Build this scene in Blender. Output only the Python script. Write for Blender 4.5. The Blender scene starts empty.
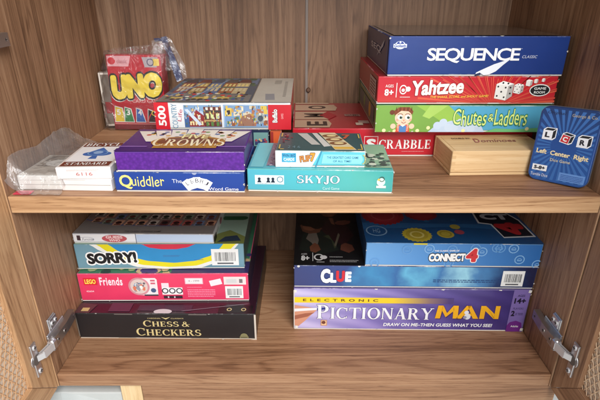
import bpy, bmesh, math, random
from mathutils import Vector, Matrix, noise as mnoise
random.seed(7)
SC = bpy.context.scene
COL = SC.collection
R = math.radians

# ------------------------------------------------------------------ materials
def lin(c):
    return tuple(((v/255)/12.92 if v/255 <= .04045 else ((v/255+.055)/1.055)**2.4) for v in c)
_m = {}
def newmat(name):
    m = bpy.data.materials.new(name); m.use_nodes = True
    nt = m.node_tree; b = nt.nodes['Principled BSDF']
    return m, nt, b
def N(nt, t, **k):
    n = nt.nodes.new(t)
    for a, v in k.items(): setattr(n, a, v)
    return n
def P(c, rough=.42, metal=0.0, coat=0.0, var=.10, name='print'):
    """printed card / ink in one colour, c in sRGB 0-255"""
    key = (tuple(c), rough, metal, coat, var)
    if key in _m: return _m[key]
    m, nt, b = newmat('%s_%02x%02x%02x' % ((name,)+tuple(int(v) for v in c)))
    L = lin(c)
    if var:
        tc = N(nt, 'ShaderNodeTexCoord'); n1 = N(nt, 'ShaderNodeTexNoise'); n1.inputs['Scale'].default_value = 28
        n1.inputs['Detail'].default_value = 5
        mx = N(nt, 'ShaderNodeMix', data_type='RGBA')
        mx.inputs[6].default_value = tuple(v*(1-var) for v in L)+(1,)
        mx.inputs[7].default_value = tuple(min(1, v*(1+var)+.002) for v in L)+(1,)
        nt.links.new(tc.outputs['Object'], n1.inputs['Vector']); nt.links.new(n1.outputs['Fac'], mx.inputs[0])
        nt.links.new(mx.outputs[2], b.inputs['Base Color'])
        n2 = N(nt, 'ShaderNodeTexNoise'); n2.inputs['Scale'].default_value = 45; n2.inputs['Detail'].default_value = 3
        bp = N(nt, 'ShaderNodeBump'); bp.inputs['Strength'].default_value = .10; bp.inputs['Distance'].default_value = .002
        nt.links.new(tc.outputs['Object'], n2.inputs['Vector']); nt.links.new(n2.outputs['Fac'], bp.inputs['Height'])
        nt.links.new(bp.outputs['Normal'], b.inputs['Normal'])
    else:
        b.inputs['Base Color'].default_value = L+(1,)
    b.inputs['Roughness'].default_value = rough; b.inputs['Metallic'].default_value = metal
    b.inputs['Coat Weight'].default_value = coat; b.inputs['Coat Roughness'].default_value = .18
    _m[key] = m
    return m
def ramp(nt, stops, interp='LINEAR'):
    r = N(nt, 'ShaderNodeValToRGB'); cr = r.color_ramp; cr.interpolation = interp
    while len(cr.elements) < len(stops): cr.elements.new(.5)
    for e, (p, c) in zip(cr.elements, stops):
        e.position = p; e.color = lin(c)+(1,)
    return r
def gradmat(name, axis, length, stops, rough=.35, noise_amt=0.0, noise_scale=10, coat=.2):
    m, nt, b = newmat(name)
    tc = N(nt, 'ShaderNodeTexCoord'); sp = N(nt, 'ShaderNodeSeparateXYZ'); nt.links.new(tc.outputs['Object'], sp.inputs[0])
    dv = N(nt, 'ShaderNodeMath', operation='DIVIDE'); dv.inputs[1].default_value = length
    nt.links.new(sp.outputs[axis], dv.inputs[0]); out = dv.outputs[0]
    if noise_amt:
        n1 = N(nt, 'ShaderNodeTexNoise'); n1.inputs['Scale'].default_value = noise_scale; n1.inputs['Detail'].default_value = 6
        nt.links.new(tc.outputs['Object'], n1.inputs['Vector'])
        s = N(nt, 'ShaderNodeMath', operation='SUBTRACT'); s.inputs[1].default_value = .5; nt.links.new(n1.outputs['Fac'], s.inputs[0])
        ma = N(nt, 'ShaderNodeMath', operation='MULTIPLY_ADD'); ma.inputs[1].default_value = noise_amt
        nt.links.new(s.outputs[0], ma.inputs[0]); nt.links.new(out, ma.inputs[2]); out = ma.outputs[0]
    r = ramp(nt, stops); nt.links.new(out, r.inputs[0]); nt.links.new(r.outputs[0], b.inputs['Base Color'])
    b.inputs['Roughness'].default_value = rough; b.inputs['Coat Weight'].default_value = coat; b.inputs['Coat Roughness'].default_value = .15
    return m
def wearmat(c):
    """box edge: print colour rubbed through to the pale board in places"""
    key = ('wear', tuple(c))
    if key in _m: return _m[key]
    m, nt, b = newmat('worn_edge')
    tc = N(nt, 'ShaderNodeTexCoord'); n1 = N(nt, 'ShaderNodeTexNoise'); n1.inputs['Scale'].default_value = 60
    n1.inputs['Detail'].default_value = 6; n1.inputs['Roughness'].default_value = .7
    nt.links.new(tc.outputs['Object'], n1.inputs['Vector'])
    n3 = N(nt, 'ShaderNodeTexNoise'); n3.inputs['Scale'].default_value = 14; nt.links.new(tc.outputs['Object'], n3.inputs['Vector'])
    av = N(nt, 'ShaderNodeMath', operation='MULTIPLY_ADD'); av.inputs[1].default_value = .55; nt.links.new(n3.outputs['Fac'], av.inputs[0])
    hf = N(nt, 'ShaderNodeMath', operation='MULTIPLY'); hf.inputs[1].default_value = .45; nt.links.new(n1.outputs['Fac'], hf.inputs[0]); nt.links.new(hf.outputs[0], av.inputs[2])
    dark = tuple(v*.9 for v in c)
    r = ramp(nt, [(.0, dark), (.53, dark), (.60, tuple(v*.5+100 for v in c)), (.70, (215, 210, 202))])
    nt.links.new(av.outputs[0], r.inputs[0]); nt.links.new(r.outputs[0], b.inputs['Base Color'])
    b.inputs['Roughness'].default_value = .6
    _m[key] = m
    return m
def wood(name, grain, stops, off=(0, 0, 0), rough=.55, scale=1.0, fine=.35):
    """grain: axis along which the fibres run"""
    m, nt, b = newmat(name)
    tc = N(nt, 'ShaderNodeTexCoord')
    def mp(across, along, o=(0, 0, 0)):
        p = N(nt, 'ShaderNodeMapping'); s = [across*scale]*3; s['XYZ'.index(grain)] = along*scale
        p.inputs['Scale'].default_value = s; p.inputs['Location'].default_value = [a+b_ for a, b_ in zip(off, o)]
        nt.links.new(tc.outputs['Object'], p.inputs['Vector']); return p.outputs[0]
    def nz(vec, sc, det, dist, rg=.6):
        n = N(nt, 'ShaderNodeTexNoise'); n.inputs['Scale'].default_value = sc; n.inputs['Detail'].default_value = det
        n.inputs['Distortion'].default_value = dist; n.inputs['Roughness'].default_value = rg
        nt.links.new(vec, n.inputs['Vector']); return n.outputs['Fac']
    a = nz(mp(8, .50), 1.6, 3, 1.0, .5)                # broad figure
    def M_(op, x, y=None, z=None):
        q = N(nt, 'ShaderNodeMath', operation=op)
        for k_, v in enumerate((x, y, z)):
            if v is None: continue
            if isinstance(v, (int, float)): q.inputs[k_].default_value = v
            else: nt.links.new(v, q.inputs[k_])
        return q.outputs[0]
    f1 = nz(mp(110, 2.0, (3, 1, 2)), 2.2, 8, .3, .68)     # streaks
    f2 = nz(mp(420, 15, (1, 5, 2)), 2.4, 3, .0, .6)       # pores
    f3 = nz(mp(30, .8, (8, 2, 6)), 2.0, 4, .6, .6)
    # growth lines: contours of the figure field, thin and broken
    sn = M_('SINE', M_('MULTIPLY', M_('ADD', a, M_('MULTIPLY', f1, .03)), 105))
    ln = M_('POWER', M_('MULTIPLY_ADD', sn, .5, .5), 4.0)
    ln = M_('MULTIPLY', ln, M_('MULTIPLY', f3, .23))
    pore = M_('MULTIPLY', M_('MAXIMUM', M_('SUBTRACT', f2, .56), 0), 1.3)
    t = M_('MULTIPLY_ADD', a, .50, M_('MULTIPLY_ADD', f1, .62, M_('MULTIPLY', f3, .40)))
    t = M_('SUBTRACT', t, ln); t = M_('SUBTRACT', t, pore)
    sub = M_('SUBTRACT', t, .76-.5-.050)
    r = ramp(nt, stops); nt.links.new(sub, r.inputs[0]); nt.links.new(r.outputs[0], b.inputs['Base Color'])
    bp = N(nt, 'ShaderNodeBump'); bp.inputs['Strength'].default_value = .12; bp.inputs['Distance'].default_value = .0006
    nt.links.new(f2, bp.inputs['Height']); nt.links.new(bp.outputs['Normal'], b.inputs['Normal'])
    b.inputs['Roughness'].default_value = rough
    return m

WST = [(.20, (80, 54, 38)), (.36, (116, 83, 59)), (.50, (145, 108, 80)), (.64, (164, 127, 97)), (.8, (188, 152, 121))]
SHS = [(.20, (86, 56, 37)), (.36, (126, 88, 61)), (.50, (154, 113, 82)), (.64, (172, 132, 99)), (.8, (194, 155, 120))]
LST = [(.20, (106, 72, 46)), (.36, (156, 116, 80)), (.50, (188, 147, 107)), (.64, (204, 165, 124)), (.8, (220, 184, 145))]
PIN = [(.22, (196, 160, 112)), (.42, (222, 190, 142)), (.6, (234, 206, 160)), (.8, (242, 220, 180))]

# ------------------------------------------------------------------ mesh helpers
def link(name, bm, mats, parent=None, smooth=False):
    me = bpy.data.meshes.new(name); bm.normal_update(); bm.to_mesh(me); bm.free()
    for m in (mats if isinstance(mats, (list, tuple)) else [mats]): me.materials.append(m)
    if smooth:
        for p in me.polygons: p.use_smooth = True
    o = bpy.data.objects.new(name, me); COL.objects.link(o)
    if parent is not None: o.parent = parent
    return o
def empty(name, loc=(0, 0, 0), rz=0, rx=0):
    o = bpy.data.objects.new(name, None); COL.objects.link(o); o.empty_display_size = .02
    o.location = loc; o.rotation_euler = (rx, 0, rz); return o
def tag(o, label=None, cat=None, group=None, kind=None):
    if label: o['label'] = label
    if cat: o['category'] = cat
    if group: o['group'] = group
    if kind: o['kind'] = kind
    return o
def bx(bm, x0, y0, z0, x1, y1, z1, bevel=0, mi=0, segs=1, mat=None):
    vs = [bm.verts.new(p) for p in ((x0, y0, z0), (x1, y0, z0), (x1, y1, z0), (x0, y1, z0), (x0, y0, z1), (x1, y0, z1), (x1, y1, z1), (x0, y1, z1))]
    if mat is not None:
        for v in vs: v.co = mat @ v.co
    fs = [bm.faces.new([vs[i] for i in q]) for q in ((0, 1, 5, 4), (1, 2, 6, 5), (2, 3, 7, 6), (3, 0, 4, 7), (4, 5, 6, 7), (3, 2, 1, 0))]
    for f in fs: f.material_index = mi
    if bevel:
        bmesh.ops.bevel(bm, geom=list({e for f in fs for e in f.edges}), offset=bevel, segments=segs, profile=.5, affect='EDGES', material=-1)
    return fs
def cyl(bm, c, ax, r, h, n=20, mi=0, r2=None):
    """solid cylinder from point c along axis ax"""
    ax = Vector(ax).normalized(); q = ax.to_track_quat('Z', 'Y').to_matrix(); c = Vector(c); r2 = r if r2 is None else r2
    a = [bm.verts.new(c+q @ Vector((r*math.cos(2*math.pi*i/n), r*math.sin(2*math.pi*i/n), 0))) for i in range(n)]
    b = [bm.verts.new(c+q @ Vector((r2*math.cos(2*math.pi*i/n), r2*math.sin(2*math.pi*i/n), h))) for i in range(n)]
    for i in range(n):
        f = bm.faces.new((a[i], a[(i+1) % n], b[(i+1) % n], b[i])); f.material_index = mi; f.smooth = True
    bm.faces.new(b).material_index = mi; bm.faces.new(a[::-1]).material_index = mi

# ------------------------------------------------------------------ lettering
_tc = {}
def font_geo(s, bold, shear, sp):
    k = (s, bold, shear, sp)
    if k not in _tc:
        cu = bpy.data.curves.new('lettering', 'FONT'); cu.body = s; cu.size = 1; cu.offset = bold; cu.shear = shear
        cu.space_character = sp; cu.resolution_u = 3; cu.fill_mode = 'FRONT'
        o = bpy.data.objects.new('lettering', cu); COL.objects.link(o)
        dg = bpy.context.evaluated_depsgraph_get(); dg.update()
        me = bpy.data.meshes.new_from_object(o.evaluated_get(dg))
        _tc[k] = ([(v.co.x, v.co.y) for v in me.vertices], [tuple(p.vertices) for p in me.polygons])
        bpy.data.objects.remove(o); bpy.data.curves.remove(cu); bpy.data.meshes.remove(me)
    return _tc[k]

# roman capitals with serifs, built from stems, hairlines and bowls
W_, T_ = .19, .07
def _stem(x, y0=0, y1=1, w=W_, sb=1, st=1):
    o = [[(x, y0), (x+w, y0), (x+w, y1), (x, y1)]]
    if sb: o.append([(x-.07, y0), (x+w+.07, y0), (x+w+.07, y0+.05), (x-.07, y0+.05)])
    if st: o.append([(x-.07, y1-.05), (x+w+.07, y1-.05), (x+w+.07, y1), (x-.07, y1)])
    return o
def _bar(x0, x1, y, t=T_): return [[(x0, y), (x1, y), (x1, y+t), (x0, y+t)]]
def _dg(x0, y0, x1, y1, w): return [[(x0, y0), (x0+w, y0), (x1+w, y1), (x1, y1)]]
def _sf(x0, x1, y): return [[(x0, y), (x1, y), (x1, y+.05), (x0, y+.05)]]
def _arc(cx, cy, rx, ry, a0, a1, wx=W_, wy=T_, n=14):
    o = []
    for i in range(n):
        a, b = R(a0+(a1-a0)*i/n), R(a0+(a1-a0)*(i+1)/n)
        o.append([(cx+(rx-wx)*math.cos(a), cy+(ry-wy)*math.sin(a)), (cx+rx*math.cos(a), cy+ry*math.sin(a)),
                  (cx+rx*math.cos(b), cy+ry*math.sin(b)), (cx+(rx-wx)*math.cos(b), cy+(ry-wy)*math.sin(b))])
    return o
def glyph(c):
    if c == 'A': return _dg(.08, 0, .40, 1, .08)+_dg(.62, 0, .34, 1, .2)+_bar(.2, .66, .3)+_sf(0, .24, 0)+_sf(.54, .9, 0), .9
    if c == 'B': return _stem(.07, st=0, sb=0)+_sf(0, .4, 0)+_sf(0, .4, .95)+_arc(.36, .75, .30, .25, -90, 90)+_arc(.36, .265, .36, .265, -90, 90)+_bar(.2, .37, .5)+_bar(.2, .37, .93)+_bar(.2, .37, 0), .78
    if c == 'C': return _arc(.45, .5, .45, .52, 50, 310)+_bar(.70, .78, .68, .3)+_bar(.72, .78, .05, .18), .84
    if c == 'D': return _stem(.07, st=0, sb=0)+_sf(0, .36, 0)+_sf(0, .36, .95)+_arc(.34, .5, .48, .5, -90, 90)+_bar(.2, .36, 0)+_bar(.2, .36, .93), .88
    if c == 'E': return _stem(.07)+_bar(.2, .62, .93)+_bar(.2, .52, .48)+_bar(.2, .66, 0)+_bar(.6, .66, .0, .25)+_bar(.57, .62, .75, .25)+_bar(.47, .52, .38, .26), .74
    if c == 'F': return _stem(.07)+_bar(.2, .62, .93)+_bar(.2, .52, .48)+_bar(.57, .62, .75, .25)+_bar(.47, .52, .38, .26), .68
    if c == 'G': return _arc(.45, .5, .45, .52, 50, 330)+_stem(.66, 0, .45, .17, 0, 0)+_sf(.55, .92, .42)+_bar(.70, .78, .68, .3), .94
    if c == 'H': return _stem(.07)+_stem(.62)+_bar(.2, .66, .47), .92
    if c == 'I': return _stem(.07), .36
    if c == 'J': return _stem(.22, .15, 1, W_, 0, 1)+_arc(.18, .16, .23, .3, 180, 360, .19, .08), .48
    if c == 'K': return _stem(.07)+_dg(.24, .40, .62, 1, .09)+_dg(.62, 0, .32, .58, .2)+_sf(.54, .88, 0)+_sf(.52, .8, .95), .88
    if c == 'L': return _stem(.07)+_bar(.2, .64, 0)+_bar(.58, .64, 0, .28), .7
    if c == 'M': return _stem(.07, w=.08)+_stem(.80)+_dg(.42, 0, .1, 1, .2)+_dg(.45, 0, .82, 1, .08), 1.1
    if c == 'N': return _stem(.07, w=.08)+_stem(.70, w=.08, sb=0)+_dg(.62, 0, .06, 1, .2), .88
    if c == 'O': return _arc(.46, .5, .46, .52, 0, 360, n=26), .94
    if c == 'P': return _stem(.07)+_arc(.34, .72, .36, .28, -90, 90)+_bar(.2, .36, .44)+_bar(.2, .36, .93), .74
    if c == 'R': return _stem(.07)+_arc(.34, .74, .34, .26, -90, 90)+_bar(.2, .36, .48)+_bar(.2, .36, .93)+_dg(.60, 0, .32, .5, .2)+_sf(.56, .88, 0), .88
    if c == 'S': return _arc(.34, .74, .32, .28, 50, 270, .18, .09)+_arc(.34, .26, .34, .28, -130, 90, .18, .09)+_bar(.52, .58, .72, .26)+_bar(.04, .1, .02, .26), .70
    if c == 'T': return _stem(.34, st=0)+_bar(.02, .84, .93)+_bar(.02, .08, .72, .28)+_bar(.78, .84, .72, .28), .86
    if c == 'V': return _dg(.34, 0, .04, 1, .2)+_dg(.42, 0, .72, 1, .08)+_sf(-.02, .3, .95)+_sf(.62, .9, .95), .86
    if c == 'W': return _dg(.26, 0, .02, 1, .19)+_dg(.34, 0, .56, 1, .08)+_dg(.72, 0, .5, 1, .19)+_dg(.80, 0, 1.06, 1, .08)+_sf(-.04, .27, .95)+_sf(.98, 1.22, .95), 1.2
    if c == 'Y': return _stem(.34, 0, .5, W_, 1, 0)+_dg(.36, .45, .04, 1, .2)+_dg(.42, .45, .74, 1, .08)+_sf(-.02, .3, .95)+_sf(.64, .92, .95), .86
    if c == '&': return _arc(.38, .77, .22, .25, 0, 360, .12, .07)+_arc(.34, .27, .34, .29, 90, 400, .17, .08)+_dg(.72, 0, .24, .72, .18)+_sf(.6, .98, .42), 1.0
    return [], .4
def serif_geo(parts, gap=.07):
    """parts: [(string, scale)]"""
    polys = []; x = 0
    for s, k in parts:
        for ch in s:
            g, w = glyph(ch)
            polys += [[(x+px*k, py*k) for px, py in q] for q in g]
            x += (w+gap)*k
    return polys

class Art:
    """printed marks lying on one face of a box, as real thin ink layers"""
    def __init__(s, parent, face, w, d, h, name='print', base=.00012):
        s.p, s.f, s.w, s.d, s.h, s.n, s.base = parent, face, w, d, h, name, base
        s.bm = bmesh.new(); s.mats = []
        s.W, s.H = {'front': (w, h), 'back': (w, h), 'top': (w, d), 'left': (d, h), 'right': (d, h)}[face]
    def pt(s, u, v, l):
        u *= s.W; v *= s.H; l += s.base
        if s.f == 'front': return (u, -l, v)
        if s.f == 'top': return (u, v, s.h+l)
        if s.f == 'left': return (-l, s.d-u, v)
        if s.f == 'back': return (s.w-u, s.d+l, v)
        return (s.w+l, u, v)
    def mi(s, m):
        if not isinstance(m, bpy.types.Material): m = P(m)
        if m not in s.mats: s.mats.append(m)
        return s.mats.index(m)
    def poly(s, pts, m, l=1, micro=0):
        # clip to the face
        pts = [(min(1, max(0, u)), min(1, max(0, v))) for u, v in pts]
        q = []
        for p in pts:
            if not q or abs(p[0]-q[-1][0])+abs(p[1]-q[-1][1]) > 1e-6: q.append(p)
        if len(q) > 2 and abs(q[0][0]-q[-1][0])+abs(q[0][1]-q[-1][1]) < 1e-6: q.pop()
        if len(q) < 3: return
        z = l*1e-4+micro*1.6e-5
        f = s.bm.faces.new([s.bm.verts.new(s.pt(u, v, z)) for u, v in q]); f.material_index = s.mi(m)
    def rect(s, u0, v0, u1, v1, m, l=1, rot=0): 
        cx, cy = (u0+u1)/2, (v0+v1)/2; a = R(rot); k = s.W/s.H
        out = []
        for x, y in ((u0, v0), (u1, v0), (u1, v1), (u0, v1)):
            dx, dy = (x-cx)*k, y-cy
            out.append((cx+(dx*math.cos(a)-dy*math.sin(a))/k, cy+dx*math.sin(a)+dy*math.cos(a)))
        s.poly(out, m, l)
    def disc(s, cu, cv, r, m, l=1, n=28, sq=1.0, rot=0):
        """r in fractions of the face height; sq stretches along u"""
        k = s.H/s.W; a0 = R(rot); o = []
        for i in range(n):
            a = 2*math.pi*i/n; x, y = r*sq*math.cos(a), r*math.sin(a)
            o.append((cu+(x*math.cos(a0)-y*math.sin(a0))*k, cv+x*math.sin(a0)+y*math.cos(a0)))
        s.poly(o, m, l)
    def ring(s, cu, cv, r, w, m, l=1, n=30, sq=1.0, a0=0, a1=360):
        k = s.H/s.W
        for i in range(n):
            a, b = R(a0+(a1-a0)*i/n), R(a0+(a1-a0)*(i+1)/n)
            s.poly([(cu+q*sq*math.cos(t)*k, cv+q*math.sin(t)) for q, t in ((r-w, a), (r, a), (r, b), (r-w, b))], m, l)
    def gear(s, cu, cv, r, m, l=1, teeth=20, sq=1.0):
        k = s.H/s.W; o = []
        for i in range(teeth*2):
            a = math.pi*i/teeth; q = r*(1 if i % 2 else .9); o.append((cu+q*sq*math.cos(a)*k, cv+q*math.sin(a)))
        s.poly(o, m, l)
    def _fit(s, xs, ys, u0, v0, u1, v1, rot, warp):
        x0, x1, y0, y1 = min(xs), max(xs), min(ys), max(ys)
        cx, cy = (u0+u1)/2, (v0+v1)/2; a = R(rot); k = s.W/s.H
        def f(x, y):
            nx, ny = (x-x0)/(x1-x0), (y-y0)/(y1-y0)
            if warp: nx, ny = warp(nx, ny)
            u, v = u0+nx*(u1-u0), v0+ny*(v1-v0)
            if rot:
                dx, dy = (u-cx)*k, v-cy
                u, v = cx+(dx*math.cos(a)-dy*math.sin(a))/k, cy+dx*math.sin(a)+dy*math.cos(a)
            return u, v
        return f
    def text(s, t, u0, v0, u1, v1, m, l=3, bold=.012, shear=0, sp=1.0, rot=0, warp=None, out=None, outw=.05, shadow=None, sd=(.006, -.04)):
        b0 = min(bold, .012); ex = bold-b0
        vs, fs = font_geo(t, b0, shear, sp)
        if not vs: return
        xs = [v[0] for v in vs]; ys = [v[1] for v in vs]
        f = s._fit([min(xs)-ex, max(xs)+ex], [min(ys)-ex, max(ys)+ex], u0, v0, u1, v1, rot, warp)
        def put(m, l, rad, dx=0, dy=0):
            """lay the letters down, thickened by rad with slightly shifted prints"""
            i = s.mi(m); n = 0 if rad < .002 else (8 if rad < .045 else 14)
            for c in range(n+1):
                ox, oy = (0, 0) if c == n else (rad*math.cos(2*math.pi*c/n), rad*math.sin(2*math.pi*c/n))
                z = l*1e-4+c*3e-6; bv = []
                for x, y in vs:
                    u, v = f(x+ox, y+oy); bv.append(s.bm.verts.new(s.pt(min(1, max(0, u+dx)), min(1, max(0, v+dy)), z)))
                for q in fs:
                    try: s.bm.faces.new([bv[j] for j in q]).material_index = i
                    except ValueError: pass
        if shadow: put(shadow, l-2, ex+outw*.6, *sd)
        if out: put(out, l-1, ex+outw)
        put(m, l, ex)
    def serif(s, parts, u0, v0, u1, v1, m, l=3, rot=0, gap=.07, warp=None, out=None, ow=.05):
        if isinstance(parts, str): parts = [(parts, 1)]
        ps = serif_geo(parts, gap)
        f = s._fit([p[0] for q in ps for p in q], [p[1] for q in ps for p in q], u0, v0, u1, v1, rot, warp)
        if out:
            for i, q in enumerate(ps):
                cx = sum(p[0] for p in q)/len(q); cy = sum(p[1] for p in q)/len(q)
                g = [(x+(ow if x > cx else -ow), y+(ow if y > cy else -ow)) for x, y in q]
                s.poly([f(*p) for p in g], out, l-1, i % 6)
        for i, q in enumerate(ps): s.poly([f(*p) for p in q], m, l, i % 6)
    def barcode(s, u0, v0, u1, v1, l=2, seed=1):
        rd = random.Random(seed); s.rect(u0, v0, u1, v1, (236, 236, 234), l)
        u = u0+(u1-u0)*.12
        while u < u1-(u1-u0)*.12:
            w = (u1-u0)*rd.choice((.012, .018, .03)); s.rect(u, v0+(v1-v0)*.26, u+w, v1-(v1-v0)*.2, (40, 40, 45), l+1); u += w+(u1-u0)*rd.choice((.015, .025, .035))
        s.rect(u0+(u1-u0)*.2, v0+(v1-v0)*.08, u1-(u1-u0)*.2, v0+(v1-v0)*.17, (90, 90, 95), l+1)
    def lines(s, u0, v0, u1, v1, n, m, l=2, seed=3, fill=.45):
        """rows of print far too small to read"""
        rd = random.Random(seed); dv = (v1-v0)/n
        for i in range(n):
            u = u0; end = u1 if i else u1-(u1-u0)*rd.random()*.3
            while u < end:
                w = (u1-u0)*(.02+.05*rd.random()); s.rect(u, v0+i*dv, min(u+w, end), v0+i*dv+dv*fill, m, l); u += w+(u1-u0)*.012
    def done(s, label=None):
        o = link(s.n, s.bm, s.mats, s.p)
        if label: o['label'] = label
        return o

def game_box(name, label, cat, loc, rz, w, d, h, front, top=None, side=None, wear=None, tray=(225, 222, 215), bev=.0013, group=None, lidz=.0016):
    """a lidded card box: lid (bevelled, worn edges) over a slightly smaller tray"""
    root = empty(name, loc, rz); tag(root, label, cat, group)
    def M(x): return x if isinstance(x, bpy.types.Material) else P(x, .34, coat=.15)
    fm = M(front); tm = M(top or front); sm = M(side or top or front)
    wm = wearmat(wear or (front if not isinstance(front, bpy.types.Material) else (120, 120, 125)))
    bm = bmesh.new(); fs = bx(bm, 0, 0, lidz, w, d, h)
    for f, i in zip(fs, (0, 2, 2, 2, 1, 2)): f.material_index = i
    rj = random.Random(hash((round(loc[0], 4), round(loc[2], 4))) & 0xffff)
    for v in bm.verts:
        cx_, cy_ = (1 if v.co.x < w/2 else -1), (1 if v.co.y < d/2 else -1)
        v.co.x += cx_*rj.random()*.0009; v.co.y += cy_*rj.random()*.0007; v.co.z -= rj.random()*.0008 if v.co.z > h/2 else 0
    bmesh.ops.bevel(bm, geom=bm.edges[:], offset=bev, segments=2, profile=.5, affect='EDGES', material=3)
    lid = link('lid', bm, [fm, tm, sm, wm], root)
    sc = Art(lid, 'front', w, d, h, 'edge_scuffs', base=.0004)
    for k in range(7):
        cu = rj.choice((.0, 1.0)) if k < 4 else rj.random(); cv = rj.choice((.02, 1.0)) if k > 1 else rj.random()
        a0 = .0007+.0011*rj.random()*(1.6 if k < 3 else .8); n = 7
        sc.poly([(cu+a0*(.4+rj.random())*math.cos(2*math.pi*i/n)*(1.6 if k > 3 else 1)/w, cv+a0*(.4+rj.random())*math.sin(2*math.pi*i/n)*.8/h) for i in range(n)], (206, 201, 194), 0)
    sc.done()
    bm = bmesh.new(); bx(bm, .0012, .0012, 0, w-.0012, d-.0012, h-.004)
    link('tray', bm, P(tray), root)
    return root, lid

S = .3136    # top of the upper shelf
WHITE = (236, 236, 232); BLACK = (22, 21, 24)

# ================================================================== CABINET
cab = tag(empty('wooden_cabinet', (0, 0, 0)), 'open walnut toned wooden cabinet with two shelves full of boxed games', 'cabinet')
wm_side = wood('veneer_side', 'Z', WST, (2, 0, 0)); wm_side2 = wood('veneer_side_right', 'Z', WST, (7, 3, 1))
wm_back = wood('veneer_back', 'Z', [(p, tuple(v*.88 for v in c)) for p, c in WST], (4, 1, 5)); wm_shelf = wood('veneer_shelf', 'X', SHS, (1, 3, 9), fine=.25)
wm_shelf2 = wood('veneer_bottom', 'X', SHS, (5, 8, 2), fine=.25); wm_edge = wood('veneer_edge', 'X', LST, (3, 1, 1), scale=.8)
def panel(name, a, b, mats, parent=cab, front=False, bev=.0012):
    bm = bmesh.new(); fs = bx(bm, *a, *b)
    if front: fs[0].material_index = 1
    bmesh.ops.bevel(bm, geom=bm.edges[:], offset=bev, segments=2, profile=.5, affect='EDGES', material=-1)
    return link(name, bm, mats, parent)
panel('side_panel', (-.418, 0, -.025), (-.400, .40, .765), [wm_side, wood('edge_v', 'Z', LST)], front=True)
panel('side_panel', (.400, 0, -.025), (.418, .40, .765), [wm_side2, wm_side2], front=True)
panel('shelf', (-.3995, .0005, S-.0245), (.3995, .399, S), [wm_shelf, wm_edge], front=True)
panel('shelf', (-.3995, .0005, -.0245), (.3995, .399, 0), [wm_shelf2, wood('veneer_edge_b', 'X', SHS, (8, 1, 1))], front=True)
panel('unseen_top_panel', (-.3995, .0005, .745), (.3995, .399, .7645), [wm_shelf, wm_edge], front=True)  # out of view, added at this height to shade the upper back wall
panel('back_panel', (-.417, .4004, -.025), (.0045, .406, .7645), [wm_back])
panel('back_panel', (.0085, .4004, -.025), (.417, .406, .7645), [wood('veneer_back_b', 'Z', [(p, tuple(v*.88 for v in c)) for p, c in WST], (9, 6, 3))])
bm = bmesh.new(); bx(bm, .0040, .3985, S+.001, .0090, .4002, .744); bx(bm, .0040, .3985, .001, .0090, .4002, S-.0255)
link('joint_strip', bm, P((128, 116, 108), .5), cab)
bm = bmesh.new(); cyl(bm, (.0105, .4003, .380), (0, -1, 0), .0045, .006, 16); cyl(bm, (.0105, .3943, .380), (0, -1, 0), .0045, .0012, 16, r2=.003)
link('cable_plug', bm, P((96, 66, 46), .5), cab)

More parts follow.
